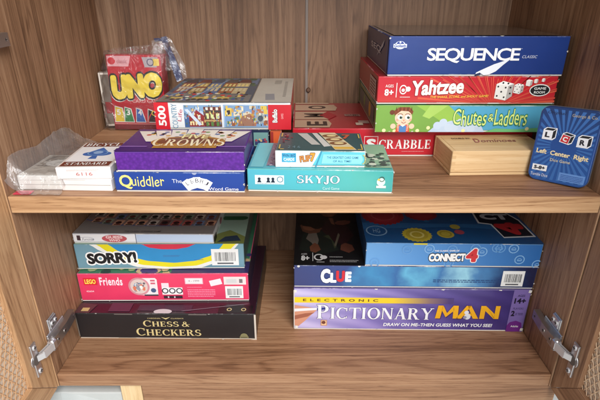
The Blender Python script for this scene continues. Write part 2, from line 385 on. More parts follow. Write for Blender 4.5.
# doors, swung open towards the viewer
cane = P((206, 164, 124), .5, name='cane')
def door(sgn, ang, off):
    # local x runs along the door (mirrored for the right one), inner face at y=0, body behind it
    st = .056; Wd = .395; z0, z1 = -.0245, .765
    wv = wood('door_stile', 'Z', WST if sgn > 0 else LST, off); wh = wood('door_rail', 'X', WST if sgn > 0 else LST, off)
    bm = bmesh.new()
    def B(u0, za, u1, zb, mi):
        x0, x1 = sorted((u0*-sgn, u1*-sgn)); bx(bm, x0, -.020, za, x1, 0, zb, .0015, mi)
    # mitred corners: stiles full height outside, rails between, cut at 45 degrees
    def prism(pts, mi):
        a = [bm.verts.new((-sgn*u, 0, z)) for u, z in pts]; b = [bm.verts.new((-sgn*u, -.020, z)) for u, z in pts]
        n = len(pts); fs = [bm.faces.new(a), bm.faces.new(b[::-1])]+[bm.faces.new((a[i], a[(i+1) % n], b[(i+1) % n], b[i])) for i in range(n)]
        for f in fs: f.material_index = mi
    g = .0004
    prism([(0, z0), (st, z0+st), (st, z1-st), (0, z1)], 0)
    prism([(Wd, z0), (Wd-st, z0+st), (Wd-st, z1-st), (Wd, z1)], 0)
    prism([(g*2, z0), (Wd-g*2, z0), (Wd-st-g, z0+st), (st+g, z0+st)], 1)
    prism([(g*2, z1), (Wd-g*2, z1), (Wd-st-g, z1-st), (st+g, z1-st)], 1)
    bmesh.ops.recalc_face_normals(bm, faces=bm.faces)
    bmesh.ops.bevel(bm, geom=bm.edges[:], offset=.0009, segments=2, profile=.5, affect='EDGES', material=-1)
    d = link('door', bm, [wv, wh], cab)
    d.location = (sgn*.4012, -.0022, 0); d.rotation_euler = (0, 0, sgn*R(ang))
    # cane webbing: three families of split cane woven over a pale cloth
    bm = bmesh.new(); px = .0115
    u0, u1, za, zb = st-.004, Wd-st+.004, z0+st-.004, z1-st+.004
    fams = ((0, .0100, .0013), (60, .0100, .0011), (120, .0100, .0011))
    cx, cz = (u0+u1)/2, (za+zb)/2
    for fi, (a, pitch, hw) in enumerate(fams):
        dx, dz = math.cos(R(a)), math.sin(R(a)); nx, nz = -dz, dx
        for k in range(-90, 91):
            ox, oz = cx+nx*pitch*k, cz+nz*pitch*k
            t0, t1 = -9, 9
            for o, dd, lo, hi in ((ox, dx, u0, u1), (oz, dz, za, zb)):
                if abs(dd) < 1e-9:
                    if not lo < o < hi: t0, t1 = 1, 0
                else:
                    q = sorted(((lo-o)/dd, (hi-o)/dd)); t0 = max(t0, q[0]); t1 = min(t1, q[1])
            if t1-t0 < .004: continue
            n = max(1, int((t1-t0)/.0053)); prev = None
            for i in range(n+1):
                t = t0+(t1-t0)*i/n; y = -.0072+.0005*fi+(.0007 if (i+k) % 2 else -.0002)
                jt = .0007*mnoise.noise(Vector((k*3.1+fi*9, t*40, 2))); c = (ox+dx*t+nx*jt, oz+dz*t+nz*jt)
                row = [bm.verts.new((-sgn*(c[0]+nx*w), y+h, c[1]+nz*w)) for w, h in ((-hw, -.0004), (0, .0003), (hw, -.0004))]
                if prev:
                    bm.faces.new((prev[0], row[0], row[1], prev[1])); bm.faces.new((prev[1], row[1], row[2], prev[2]))
                prev = row
    link('cane_webbing', bm, cane if sgn < 0 else P((222, 192, 160), .5, name='cane'), d)
    bm = bmesh.new(); x0, x1 = sorted((-sgn*u0, -sgn*u1)); bx(bm, x0, -.0115, za, x1, -.0082, zb)
    link('backing_panel', bm, P((236, 222, 202), .8), d)
door(-1, 89, (11, 2, 3)); door(1, 90.3, (5, 9, 1))

# concealed hinges
chrome = P((210, 210, 214), .28, metal=.9, var=.05, name='nickel'); nick2 = P((176, 170, 166), .33, metal=.9, var=.05, name='nickel_dark')
screwm = P((214, 214, 216), .42, metal=.45, var=0, name='screw'); dark = P((38, 34, 32), .6, name='dark')
def hinge(sgn, z):
    X = lambda v: sgn*(.4-v)     # v = distance out from the side panel
    def box(bm, v0, y0, z0, v1, y1, z1, bev=.0008, mi=0):
        a, b = sorted((X(v0), X(v1))); bx(bm, a, y0, z0, b, y1, z1, bev, mi)
    bm = bmesh.new()
    box(bm, .0, .010, .040, .0025, .032, .100); box(bm, .0, .0, .054, .003, .052, .078)
    box(bm, .0025, .011, .082, .005, .031, .099)
    h = link('hinge', bm, [chrome], cab); h.location = (0, 0, z)
    def screw(v, y, zz, r, m=screwm):
        bm = bmesh.new(); cyl(bm, (X(v), y, zz), (-sgn, 0, 0), r, .0016, 18, r2=r*.75)
        bx(bm, *(min(X(v+.0012), X(v+.0022)), y-r*.62, zz-.0004), *(max(X(v+.0012), X(v+.0022)), y+r*.62, zz+.0004), 0, 1)
        bx(bm, *(min(X(v+.0012), X(v+.0021)), y-.0004, zz-r*.62), *(max(X(v+.0012), X(v+.0021)), y+.0004, zz+r*.62), 0, 1)
        link('screw', bm, [m, dark], h)
    screw(.005, .0165, .0905, .0042); screw(.005, .0262, .0905, .0038)
    # arm: an upturned channel with a slotted top
    bm = bmesh.new()
    q = [(.0115, -.002), (.0130, .012), (.0135, .040), (.0105, .074)]
    for (va, ya), (vb, yb) in zip(q, q[1:]):
        for s0, s1, z0, z1 in ((-.0022, 0, .0565, .0735), (-.0105, -.0022, .0565, .0580), (-.0105, -.0022, .0720, .0735)):
            vs = []
            for v, y in ((va, ya), (vb, yb)):
                for zz in (z0, z1):
                    for dv in (s0, s1): vs.append(bm.verts.new((X(v+dv), y, zz)))
            for i in ((0, 1, 3, 2), (4, 6, 7, 5), (0, 4, 5, 1), (2, 3, 7, 6), (1, 5, 7, 3), (0, 2, 6, 4)): bm.faces.new([vs[j] for j in i])
    bmesh.ops.recalc_face_normals(bm, faces=bm.faces)
    link('hinge_arm', bm, [nick2], h)
    screw(.0095, .066, .065, .0034); screw(.0128, .030, .065, .0036, nick2); screw(.0118, .010, .065, .0030, nick2)
    # knuckle and link reaching to the cup in the door
    bm = bmesh.new(); box(bm, .0035, -.008, .0575, .0145, .003, .0725, .0015)
    for zz in (.0555,): cyl(bm, (X(.010), -.003, zz), (0, 0, 1), .0042, .019, 16)
    link('hinge_knuckle', bm, [chrome], h)
    bm = bmesh.new()
    def lk(a, b, z0, z1, t):
        (va, ya), (vb, yb) = a, b; ny, nv = -(vb-va), (yb-ya); L = math.hypot(ny, nv); ny, nv = ny/L*t, nv/L*t
        vs = [bm.verts.new((X(v+k*nv), y+k*ny, zz)) for v, y in (a, b) for zz in (z0, z1) for k in (-1, 1)]
        for i in ((0, 1, 3, 2), (4, 6, 7, 5), (0, 4, 5, 1), (2, 3, 7, 6), (1, 5, 7, 3), (0, 2, 6, 4)): bm.faces.new([vs[j] for j in i])
    lk((.0125, -.006), (.0085, -.026), .0590, .0710, .0016); lk((.0085, -.0255), (.0015, -.034), .0600, .0700, .0014)
    lk((.0060, -.004), (.0015, -.026), .0610, .0690, .0010)
    bmesh.ops.recalc_face_normals(bm, faces=bm.faces)
    link('hinge_link', bm, [screwm], h)
    bm = bmesh.new(); box(bm, -.0008, -.043, .036, .0024, -.029, .094, .0007); cyl(bm, (X(-.0010), -.036, .065), (-sgn, 0, 0), .0115, .0024, 28)
    cyl(bm, (X(.0014), -.036, .065), (-sgn, 0, 0), .0085, .0013, 28, mi=1)
    link('hinge_cup', bm, [chrome, P((96, 90, 86), .5)], h)
    screw(.0024, -.0350, .0865, .0044); screw(.0024, -.0350, .0435, .0044)
for sg in (-1, 1):
    for z in (0, .443): hinge(sg, z)

# what stands under the cabinet
fl = panel('floor', (-3, -3, -.47), (3, 3, -.45), [P((206, 208, 204), .6)], None); tag(fl, kind='structure')
dr = panel('drawer', (-.268, .004, -.44), (.4165, .022, -.0275), [wood('drawer_front', 'X', SHS, (6, 2, 8)), wood('drawer_front2', 'X', SHS, (6, 2, 8))], cab, True)
panel('side_board', (-.304, .006, -.44), (-.2695, .34, -.028), [wood('pine_v', 'Z', PIN, (2, 2, 2))], dr)
wb = tag(empty('cardboard_box', (-.470, .010, -.449)), 'white cardboard box standing below the left end of the bottom shelf', 'cardboard box')
bm = bmesh.new(); bx(bm, 0, 0, 0, .164, .30, .400, .002, segs=2); link('carton', bm, [P((196, 200, 198), .6)], wb)
bm = bmesh.new(); pv = None
for i in range(19):
    t = i/18; x = .062+.100*t; zc = .399+.0*t-.020*(1-math.cos(t*2.2))
    row = [bm.verts.new((x, -.0006, zc-.06)), bm.verts.new((x, -.0012, zc)), bm.verts.new((x, .25, zc+.0))]
    if pv:
        for k in (0, 1): bm.faces.new((pv[k], row[k], row[k+1], pv[k+1]))
    pv = row
o = link('flap', bm, [P((184, 190, 189), .6)], wb, True)

# ================================================================== UPPER SHELF
# ---- playing card packs
def deck(label, loc, rz, w, d, h, edge=(232, 228, 226), group=None):
    r = empty('card_pack', loc, rz); tag(r, label, 'card pack', group)
    bm = bmesh.new(); bx(bm, 0, 0, 0, w, d, h, .0012, segs=2); b = link('carton', bm, [P(edge, .4, coat=.1)], r)
    return r, b
r, b = deck('white pack of cards lying underneath the pack with the blue spade', (-.3350, .0215, S), R(-2), .0705, .089, .0172)
a = Art(b, 'front', .0705, .089, .0172, 'flap_seam'); a.rect(.02, .50, .98, .54, (168, 160, 156)); a.rect(.03, .92, .5, .95, (190, 182, 178)); a.done()
r, b = deck('white playing card pack with brown banners and a blue spade on its top', (-.3375, .0195, S+.0174), R(2.5), .0735, .1135, .0170)
a = Art(b, 'top', .0735, .1135, .017, 'printed_face')
brn = (112, 52, 38)
a.rect(.03, .03, .97, .985, (214, 200, 190), 1); a.rect(.055, .045, .945, .97, (232, 230, 230), 2)
a.rect(.05, .80, .95, .975, brn, 3); a.serif('BICYCLE', .09, .825, .91, .95, WHITE, 5)
a.rect(.05, .04, .95, .20, brn, 3); a.serif('STANDARD', .12, .075, .88, .165, WHITE, 5)
blue = (54, 100, 170)
a.disc(.40, .50, .085, blue, 3, sq=1.35); a.disc(.60, .50, .085, blue, 3.2, sq=1.35)
a.poly([(.27, .53), (.5, .76), (.73, .53), (.5, .46)], blue, 3.4); a.poly([(.47, .5), (.53, .5), (.58, .30), (.42, .30)], blue, 3.6)
a.disc(.5, .55, .06, (140, 170, 210), 4.4); a.ring(.5, .53, .10, .012, (120, 160, 205), 4.6, sq=1.3); a.done()
a = Art(b, 'front', .0735, .1135, .017, 'flap_print')
a.text('6116', .36, .30, .66, .58, (190, 110, 110), 3, bold=0); a.lines(.2, .70, .8, .86, 2, (226, 190, 188), 2); a.done()
# pack in a clear bag
r, b = deck('white card pack inside a loose clear plastic bag by the left wall', (-.3945, .0235, S+.001), R(-1.5), .062, .089, .0205, (226, 226, 222))
a = Art(b, 'front', .062, .089, .0205, 'flap_seam'); a.rect(.02, .36, .98, .40, (176, 172, 168)); a.rect(.02, .68, .98, .71, (186, 182, 178)); a.done()
a = Art(b, 'top', .062, .089, .0205, 'printed_face'); a.rect(.04, .03, .96, .97, (206, 198, 186), 1); a.rect(.12, .42, .9, .95, (150, 138, 124), 2); a.disc(.52, .58, .16, WHITE, 3, sq=1.2)
for i in range(46):
    u, v = .12+.76*random.random(), .44+.48*random.random(); a.disc(u, v, .022+.02*random.random(), random.choice([(196, 190, 180), (120, 112, 104), (226, 222, 214)]), 2.4+i*.008, 7)
a.done()
def film(name, op=.22, tint=(214, 216, 218)):
    m = bpy.data.materials.new(name); m.use_nodes = True; nt = m.node_tree; nt.nodes.clear()
    out = N(nt, 'ShaderNodeOutputMaterial'); tr = N(nt, 'ShaderNodeBsdfTransparent'); gl = N(nt, 'ShaderNodeBsdfGlossy'); df = N(nt, 'ShaderNodeBsdfDiffuse')
    df.inputs[0].default_value = lin(tint)+(1,); gl.inputs['Roughness'].default_value = .12
    tc = N(nt, 'ShaderNodeTexCoord'); nz = N(nt, 'ShaderNodeTexNoise'); nz.inputs['Scale'].default_value = 24; nz.inputs['Detail'].default_value = 4; nz.inputs['Distortion'].default_value = 2.4; nz.inputs['Roughness'].default_value = .55
    nt.links.new(tc.outputs['Object'], nz.inputs['Vector']); bp = N(nt, 'ShaderNodeBump'); bp.inputs['Strength'].default_value = 1.0; bp.inputs['Distance'].default_value = .006
    nt.links.new(nz.outputs['Fac'], bp.inputs['Height']); nt.links.new(bp.outputs['Normal'], gl.inputs['Normal'])
    lw = N(nt, 'ShaderNodeLayerWeight'); lw.inputs['Blend'].default_value = .35; nt.links.new(bp.outputs['Normal'], lw.inputs['Normal'])
    m1 = N(nt, 'ShaderNodeMixShader'); m1.inputs[0].default_value = op; nt.links.new(tr.outputs[0], m1.inputs[1]); nt.links.new(df.outputs[0], m1.inputs[2])
    mt = N(nt, 'ShaderNodeMath', operation='MULTIPLY_ADD'); mt.inputs[1].default_value = .55; mt.inputs[2].default_value = .04; nt.links.new(lw.outputs['Fresnel'], mt.inputs[0])
    m2 = N(nt, 'ShaderNodeMixShader'); nt.links.new(mt.outputs[0], m2.inputs[0]); nt.links.new(m1.outputs[0], m2.inputs[1]); nt.links.new(gl.outputs[0], m2.inputs[2])
    nt.links.new(m2.outputs[0], out.inputs[0]); return m
fm = film('clear_film', .13, (240, 241, 242))
# bag 1: a loose sheet over the pack, running up the wall at the back
root = tag(empty('plastic_bag', (0, 0, S)), 'clear crumpled plastic bag around the card pack by the left wall', 'plastic bag')
bm = bmesh.new(); nx_, ny_ = 34, 60; grid = []
for j in range(ny_+1):
    row = []; y = .002+.200*j/ny_
    for i in range(nx_+1):
        x = -.3988+.070*i/nx_
        dx = max(0, x+.3335)/.006; dy = max(0, .0215-y)/.012
        top = .0235+.004*math.sin(math.pi*min(1, max(0, (y-.10)/.10)))
        k = max(0, 1-max(dx, dy)*.95) if (dx or dy) else 1
        wall = max(0, 1-(x+.3988)/.020)**1.4*(.020+.004*math.sin(y*45)-.008*max(0, (y-.11)/.09))
        if y > .115: k2 = 1-min(1, (y-.115)/.09)*max(0, (x+.385)/.055); top = top*max(.15, k2)
        z = .0015+top*k+wall
        z += (.0036*(.35-abs(mnoise.noise(Vector((x*70+y*20, y*40, 1)))))+.0022*(.35-abs(mnoise.noise(Vector((x*150, y*130, 4))))))*(1 if y > .11 or dy else .7)
        if -.3335 > x > -.395 and .022 < y < .113: z = max(z, .0225)
        row.append(bm.verts.new((x, y, max(z, .0008))))
    grid.append(row)
for j in range(ny_):
    for i in range(nx_): bm.faces.new((grid[j][i], grid[j][i+1], grid[j+1][i+1], grid[j+1][i]))
link('film', bm, [fm], root, True)
bm = bmesh.new(); bx(bm, -.394, .0045, .0012, -.371, .0165, .0024, .0004, mat=Matrix.Rotation(R(0), 4, 'Z')); link('red_seal', bm, [P((214, 70, 92), .3)], root)

# ---- card game in a tall red box inside a zip bag
UX, UY = -.3735, .332; uw, ud, uh = .105, .034, .142
ur = empty('card_game_box', (UX, UY, S+.0015), R(-3), R(-3)); tag(ur, 'upright red card game box with yellow lettering inside a clear zip bag', 'game box')
bm = bmesh.new(); bx(bm, 0, 0, 0, uw, ud, uh, .0012, segs=2); ub = link('carton', bm, [P((188, 22, 44), .35, coat=.2)], ur)
a = Art(ub, 'front', uw, ud, uh, 'printed_face')
a.rect(0, 0, 1, .07, (120, 14, 30), 1); a.rect(.02, .075, .98, .085, (214, 150, 150), 2)
a.poly([(.02, .85), (.40, .85), (.46, .985), (.02, .985)], (226, 170, 176), 2); a.disc(.1, .92, .045, (206, 30, 50), 3, sq=1.15); a.text('classic', .2, .89, .38, .94, (150, 40, 60), 3, bold=0)
a.poly([(.70, .84), (.92, .84), (.95, .97), (.66, .97)], (178, 170, 176), 2); a.ring(.81, .905, .05, .015, (90, 80, 110), 3); a.rect(.86, .86, .97, .95, (236, 206, 90), 3)
yel = (238, 214, 70)
wp = lambda x, y: (x, y*(1-.10*x)+.22*x*x*.4)
a.text('UNO', .03, .43, .99, .76, yel, 6, bold=.09, shear=.12, rot=4, out=BLACK, outw=.07, shadow=(225, 222, 214), sd=(-.012, -.02))
a.text('CARD GAME', .40, .37, .92, .42, (232, 190, 190), 4, bold=.0)
for i, (c, t, u) in enumerate((((226, 196, 60), '5', .02), ((46, 132, 76), '3', .20), ((48, 98, 176), '4', .42), ((30, 28, 34), '', .64))):
    a.poly([(u, .10), (u+.20, .10), (u+.18-.02*i, .30-.01*i), (u+.03, .33-.012*i)], (224, 226, 222), 3+i*.5)
    a.poly([(u+.015, .11), (u+.185, .11), (u+.165-.02*i, .288-.01*i), (u+.04, .315-.012*i)], c, 3.2+i*.5)
    if t: a.text(t, u+.06, .20, u+.13, .28, WHITE, 3.4+i*.5, bold=.03)
a.disc(.78, .23, .035, yel, 5.6); a.disc(.78, .23, .022, (30, 28, 34), 5.8); a.ring(.92, .09, .2, .015, (206, 60, 70), 5.4, a0=95, a1=180)
a.poly([(.86, .09), (1, .09), (1, .26), (.94, .25)], (150, 26, 56), 5.2); a.done()
cr = empty('card_case', (-.3930, .338, S+.004), R(8)); tag(cr, 'clear rimmed card case standing behind the red box in the zip bag', 'card case')
bm = bmesh.new(); bx(bm, 0, 0, 0, .03, .012, .108, .004, segs=3); link('case', bm, [P((120, 108, 98), .3, coat=.4)], cr)
bm = bmesh.new()
for q in ((.001, -.001, .004, .004, .0005, .106), (.026, -.001, .004, .029, .0005, .106), (.0045, -.001, .102, .0255, .0005, .106), (.0045, -.001, .002, .0255, .0005, .006)): bx(bm, q[0], q[1], q[2], q[3], q[4], q[5], .0005)
link('rim', bm, [P((208, 200, 190), .3)], cr)
bm = bmesh.new(); bx(bm, .006, -.0012, .028, .024, -.0004, .05); link('label_stripe', bm, [P((150, 40, 44))], cr)
root = tag(empty('zip_bag', (-.335, .350, S)), 'clear zip bag with a blue seal strip holding the red card game', 'plastic bag')
bm = bmesh.new(); nu, nv = 72, 44; grid = []
for j in range(nv+1):
    t = j/nv; row = []
    for i in range(nu):
        a_ = 2*math.pi*i/nu; c_, s_ = math.cos(a_), math.sin(a_)
        px_ = abs(c_)**.35*(1 if c_ > 0 else -1); py_ = abs(s_)**.6*(1 if s_ > 0 else -1)
        wv = 1-.10*t**3
        x = px_*.062*wv+.008*t+.016*t**3*(1 if c_ > 0 else .1); y = py_*(.0285*(1-.55*t**4))
        z = .001+t*(.146+.016*(px_*.5+.5)*t)
        n_ = .0075*(.5-abs(mnoise.noise(Vector((x*34+z*14, z*26, y*30+2)))))+.0034*(.4-abs(mnoise.noise(Vector((x*90, z*70+x*40, y*60)))))*(1.8 if px_ < -.8 else 1)
        row.append(bm.verts.new((max(-.0625, x+n_), min(.047, y+n_*.9-.0035+.002*t), max(.001, z+n_*.8))))
    grid.append(row)
for j in range(nv):
    for i in range(nu): bm.faces.new((grid[j][i], grid[j][(i+1) % nu], grid[j+1][(i+1) % nu], grid[j+1][i]))
link('film', bm, [film('zip_film', .035)], root, True)
def sheet(name, pts0, pts1, mat, n=16, m=5, amp=.002, seed=0):
    """loose strip of film between two edge curves"""
    bm = bmesh.new(); g = []
    def cv(p, t):
        k = t*(len(p)-1); i0 = min(int(k), len(p)-2); return Vector(p[i0]).lerp(Vector(p[i0+1]), k-i0)
    for i in range(n+1):
        A, B = cv(pts0, i/n), cv(pts1, i/n); row = []
        for j in range(m+1):
            p = A.lerp(B, j/m); p.y += amp*mnoise.noise(p*70+Vector((seed, 0, 0)))*2; row.append(bm.verts.new(p))
        g.append(row)
    for i in range(n):
        for j in range(m): bm.faces.new((g[i][j], g[i][j+1], g[i+1][j+1], g[i+1][j]))
    return link(name, bm, [mat], root, True)
sheet('seal_strip', [(.064, .012, .172), (.070, .010, .150), (.080, .008, .118), (.088, .004, .090)], [(.074, .014, .174), (.082, .012, .150), (.093, .010, .120), (.100, .006, .094)], film('seal_film', .62, (40, 74, 122)), seed=3)
sheet('seal_strip', [(.050, .012, .170), (.062, .011, .171)], [(.052, .012, .164), (.066, .011, .166)], film('seal_film_b', .75, (44, 74, 120)), 4, 2, seed=5)
sheet('flap', [(.074, .014, .174), (.083, .012, .150), (.094, .010, .120), (.101, .006, .094)], [(.082, .016, .168), (.092, .014, .148), (.104, .012, .120), (.108, .008, .098)], film('flap_film', .16), amp=.003, seed=8)
sheet('flap', [(.046, .008, .166), (.050, .006, .14), (.056, .004, .110)], [(.066, .012, .170), (.072, .010, .148), (.084, .008, .112)], film('flap_film_b', .12), amp=.003, seed=9)

# ---- navy bottom box and purple box
r, lid = game_box('game_box', 'low blue game box beneath the purple box with crowns lettering', 'game box', (-.2600, .0185, S), R(-1.2), .1785, .125, .0288, (30, 66, 150), wear=(40, 76, 150))
w, d, h = .1785, .125, .0288
a = Art(lid, 'front', w, d, h, 'lettering'); cream = (238, 226, 130)
a.text('Q', .04, .14, .14, .86, cream, 3, bold=0.02); a.text('uiddler', .135, .28, .385, .80, cream, 3, bold=.0, warp=lambda x, y: (x, y+.06*math.sin(x*16)))
a.text('The', .445, .47, .52, .66, (214, 220, 232), 3, bold=0); a.text('Word Game', .72, .10, .95, .26, (220, 224, 232), 3, bold=.01); a.done()
a = Art(lid, 'front', w, d, h, 'card_fan')
for i, (t, ang) in enumerate((('Ll', 35), ('Ee', 18), ('B', 2), ('Ff', -14), ('J', -32))):
    cu = .565+.036*i; cv = .50-.055*abs(i-2)**1.3
    a.rect(cu-.028, cv-.27, cu+.028, cv+.27, (236, 238, 240), 2+i*.6, rot=ang); a.text(t, cu-.014, cv+.0, cu+.012, cv+.2, (50, 50, 70), 2.3+i*.6, bold=0, rot=ang)
a.done()
a = Art(lid, 'front', w, d, h, 'thumb_notch'); a.disc(.62, 1.0, .12, (150, 160, 190), 1); a.done()
def purplemat():
    m, nt, b = newmat('purple_tile'); tc = N(nt, 'ShaderNodeTexCoord'); v = N(nt, 'ShaderNodeTexVoronoi'); v.inputs['Scale'].default_value = 260
    nt.links.new(tc.outputs['Object'], v.inputs['Vector']); r_ = ramp(nt, [(0, (104, 44, 158)), (.5, (88, 34, 140)), (1, (74, 26, 122))])
    nt.links.new(v.outputs['Distance'], r_.inputs[0]); nt.links.new(r_.outputs[0], b.inputs['Base Color']); b.inputs['Roughness'].default_value = .4; return m
r, lid = game_box('game_box', 'purple card game box with crowns lettering and a fan of cards on top', 'game box', (-.2545, .0185, S+.0290), R(-.3), .1740, .110, .0288, purplemat(), top=(66, 26, 112), side=(84, 36, 130), wear=(90, 44, 140))
w, d, h = .1740, .110, .0288
a = Art(lid, 'top', w, d, h, 'card_fan')
a.rect(0, 0, 1, .12, (60, 22, 104), 1); a.poly([(.0, .18), (.22, .18), (.22, .21), (.0, .21)], (150, 110, 190), 2); a.poly([(.78, .18), (1, .18), (1, .21), (.78, .21)], (150, 110, 190), 2)
for i in range(7):
    u = .10+.115*i; sk = (i-3)*.035
    a.poly([(u+.02-sk*.5, .40), (u+.13-sk*.5, .40), (u+.13+sk*.7, .97-.03*abs(i-3)), (u+.0+sk*.7, .97-.03*abs(i-3))], (232, 224, 214), 2+i*.4)
    for k in range(5):
        a.disc(u+.03+.07*random.random(), .55+.3*random.random(), .035, random.choice([(190, 60, 60), (206, 160, 70), (90, 110, 160), (120, 150, 90), (200, 120, 70)]), 2.2+i*.4, 9)
a.done()
a = Art(lid, 'top', w, d, h, 'lettering')
a.disc(.52, .38, .25, (176, 120, 44), 6, sq=1.9); a.disc(.52, .38, .21, (120, 66, 36), 6.3, sq=1.9); a.rect(.27, .12, .77, .30, (182, 130, 52), 6.5)
a.text('FIVE', .44, .52, .66, .70, (240, 226, 160), 8, bold=.03, out=(120, 60, 30), outw=.04)
a.serif([('C', 1.25), ('ROWN', 1), ('S', 1.2)], .24, .20, .82, .55, (244, 232, 196), 8.6, out=(150, 70, 36), ow=.035); a.lines(.32, .15, .72, .19, 1, (110, 60, 30), 7.2); a.done()

# ---- turquoise box and the small box on it
skym = gradmat('teal_print', 'X', .1985, [(0, (78, 172, 192)), (.45, (78, 182, 192)), (.8, (84, 176, 168)), (1, (62, 160, 156))], noise_amt=.5, noise_scale=14)
sw, sd_, sh = .1985, .118, .0335
r, lid = game_box('game_box', 'turquoise card game box with white lettering at the middle of the upper shelf', 'game box', (-.0790, .0200, S), R(-2.6), sw, sd_, sh, skym, top=skym, side=(44, 140, 140), wear=(90, 180, 180))
a = Art(lid, 'front', sw, sd_, sh, 'lettering')
a.serif('SKYJO', .345, .36, .635, .74, (218, 232, 238), 4, out=(30, 84, 110), ow=.03); a.text('Card Game', .52, .13, .635, .24, (200, 234, 236), 3, bold=0); a.done()
a = Art(lid, 'front', sw, sd_, sh, 'info_icons'); a.rect(.055, .32, .255, .72, (214, 236, 240), 2)
for i in range(3):
    a.disc(.085+.032*i+(.03 if i > 0 else 0), .56, .06, (26, 40, 60), 3, 12); a.poly([(.07+.032*i+(.03 if i > 0 else 0), .40), (.10+.032*i+(.03 if i > 0 else 0), .40), (.085+.032*i+(.03 if i > 0 else 0), .6)], (26, 40, 60), 3.2)
a.ring(.228, .54, .13, .03, (70, 110, 130), 3); a.lines(.07, .34, .25, .37, 1, (60, 90, 110), 3); a.done()
a = Art(lid, 'front', sw, sd_, sh, 'publisher_badge'); a.disc(.915, .50, .17, (200, 226, 214), 2); a.ring(.92, .62, .11, .03, (60, 70, 60), 3); a.disc(.90, .60, .05, (220, 190, 90), 3.4); a.rect(.885, .24, .95, .34, (236, 236, 220), 3); a.done()
a = Art(lid, 'top', sw, sd_, sh, 'lid_picture')
a.poly([(.02, .98), (.13, .98), (.11, .05), (.02, .05)], (120, 196, 204), 1); a.poly([(.13, .98), (.21, .98), (.20, .1), (.13, .1)], (150, 132, 148), 1)
for i in range(60): a.disc(.14+.06*random.random(), .1+.86*random.random(), .012, random.choice([(120, 70, 90), (190, 180, 190), (90, 90, 130)]), 2+i*.006, 7)
a.poly([(.80, .08), (.99, .08), (.99, .95), (.80, .95)], (142, 178, 150), 1)
for i in range(40):
    u, v = .83+.14*random.random()**1.5, .12+.5*random.random(); a.disc(u, v, .02+.03*random.random(), random.choice([(36, 52, 60), (48, 66, 72), (84, 120, 110), (200, 208, 190)]), 2+i*.01, 7)
a.done()
fw, fd, fh = .1215, .091, .0230
r, lid = game_box('small_game_box', 'small dark topped card game box lying on the turquoise box', 'game box', (-.0398, .0255, S+.0337), R(-1.8), fw, fd, fh, (96, 190, 204), top=(48, 84, 88), side=(56, 90, 96), wear=(120, 150, 150))
a = Art(lid, 'front', fw, fd, fh, 'printed_side')
a.poly([(0, 0), (.40, 0), (.50, 1), (0, 1)], (230, 236, 232), 1)
a.rect(.07, .30, .23, .86, (60, 156, 196), 2); a.disc(.15, .58, .30, (84, 176, 208), 2.5, sq=1.2); a.text('WIN BIG', .08, .62, .22, .80, (20, 90, 140), 4, bold=.02); a.text('CARDS', .09, .38, .21, .56, WHITE, 4, bold=.02)
a.poly([(.51, .22), (.95, .22), (.97, .5), (.95, .80), (.53, .80)], (136, 212, 226), 2); a.ring(.965, .5, .3, .06, (190, 180, 100), 2.5, a0=-90, a1=90, sq=.6)
a.text('THE GREATEST CARD GAME', .57, .54, .92, .68, (24, 96, 130), 3, bold=.01); a.text('OF ALL TIME!', .64, .32, .84, .45, (24, 96, 130), 3, bold=.01)
a.poly([(.44, .0), (.455, 0), (.52, 1), (.505, 1)], (60, 140, 170), 2); a.done()
a = Art(lid, 'front', fw, fd, fh, 'lettering'); a.text('FLIP', .27, .34, .39, .72, (196, 130, 60), 5, bold=.05, rot=8, out=(80, 60, 80), outw=.05); a.text('7', .385, .36, .44, .88, (214, 150, 50), 5, bold=.06, out=(80, 60, 80), outw=.05); a.done()
a = Art(lid, 'top', fw, fd, fh, 'lid_picture')
gold = (206, 176, 90)
a.poly([(.22, .92), (.34, .92), (.50, .30), (.40, .30)], (190, 188, 182), 1); a.poly([(.40, .94), (.46, .94), (.62, .24), (.54, .2)], (206, 204, 198), 1)
a.poly([(.48, .97), (.68, .97), (.90, .06), (.66, .06)], (214, 198, 160), 1)
for v in (.78, .58, .38): a.disc(.62+(.8-v)*.2, v, .09, (130, 84, 54), 2, sq=1.5); a.disc(.63+(.8-v)*.2, v+.01, .05, (226, 206, 150), 2.5, sq=1.5)
a.poly([(.66, .10), (.88, .10), (.86, .20), (.64, .20)], (214, 170, 70), 2)
for u0, v0, u1, v1 in ((.03, .06, .045, .3), (.03, .72, .045, .92), (.955, .1, .97, .34), (.955, .66, .97, .9), (.03, .06, .09, .09), (.91, .06, .97, .09)): a.rect(u0, v0, u1, v1, gold, 2)
a.text('7', .76, .62, .86, .86, (190, 90, 60), 3, bold=.05); a.text('2 4 6', .13, .12, .27, .24, (110, 140, 150), 2, bold=0)
for i in range(16): a.disc(.05+.12*random.random(), .4+.5*random.random(), .02, random.choice([(150, 50, 60), (90, 40, 60), (190, 130, 110)]), 2.4+i*.02, 7)
a.done()

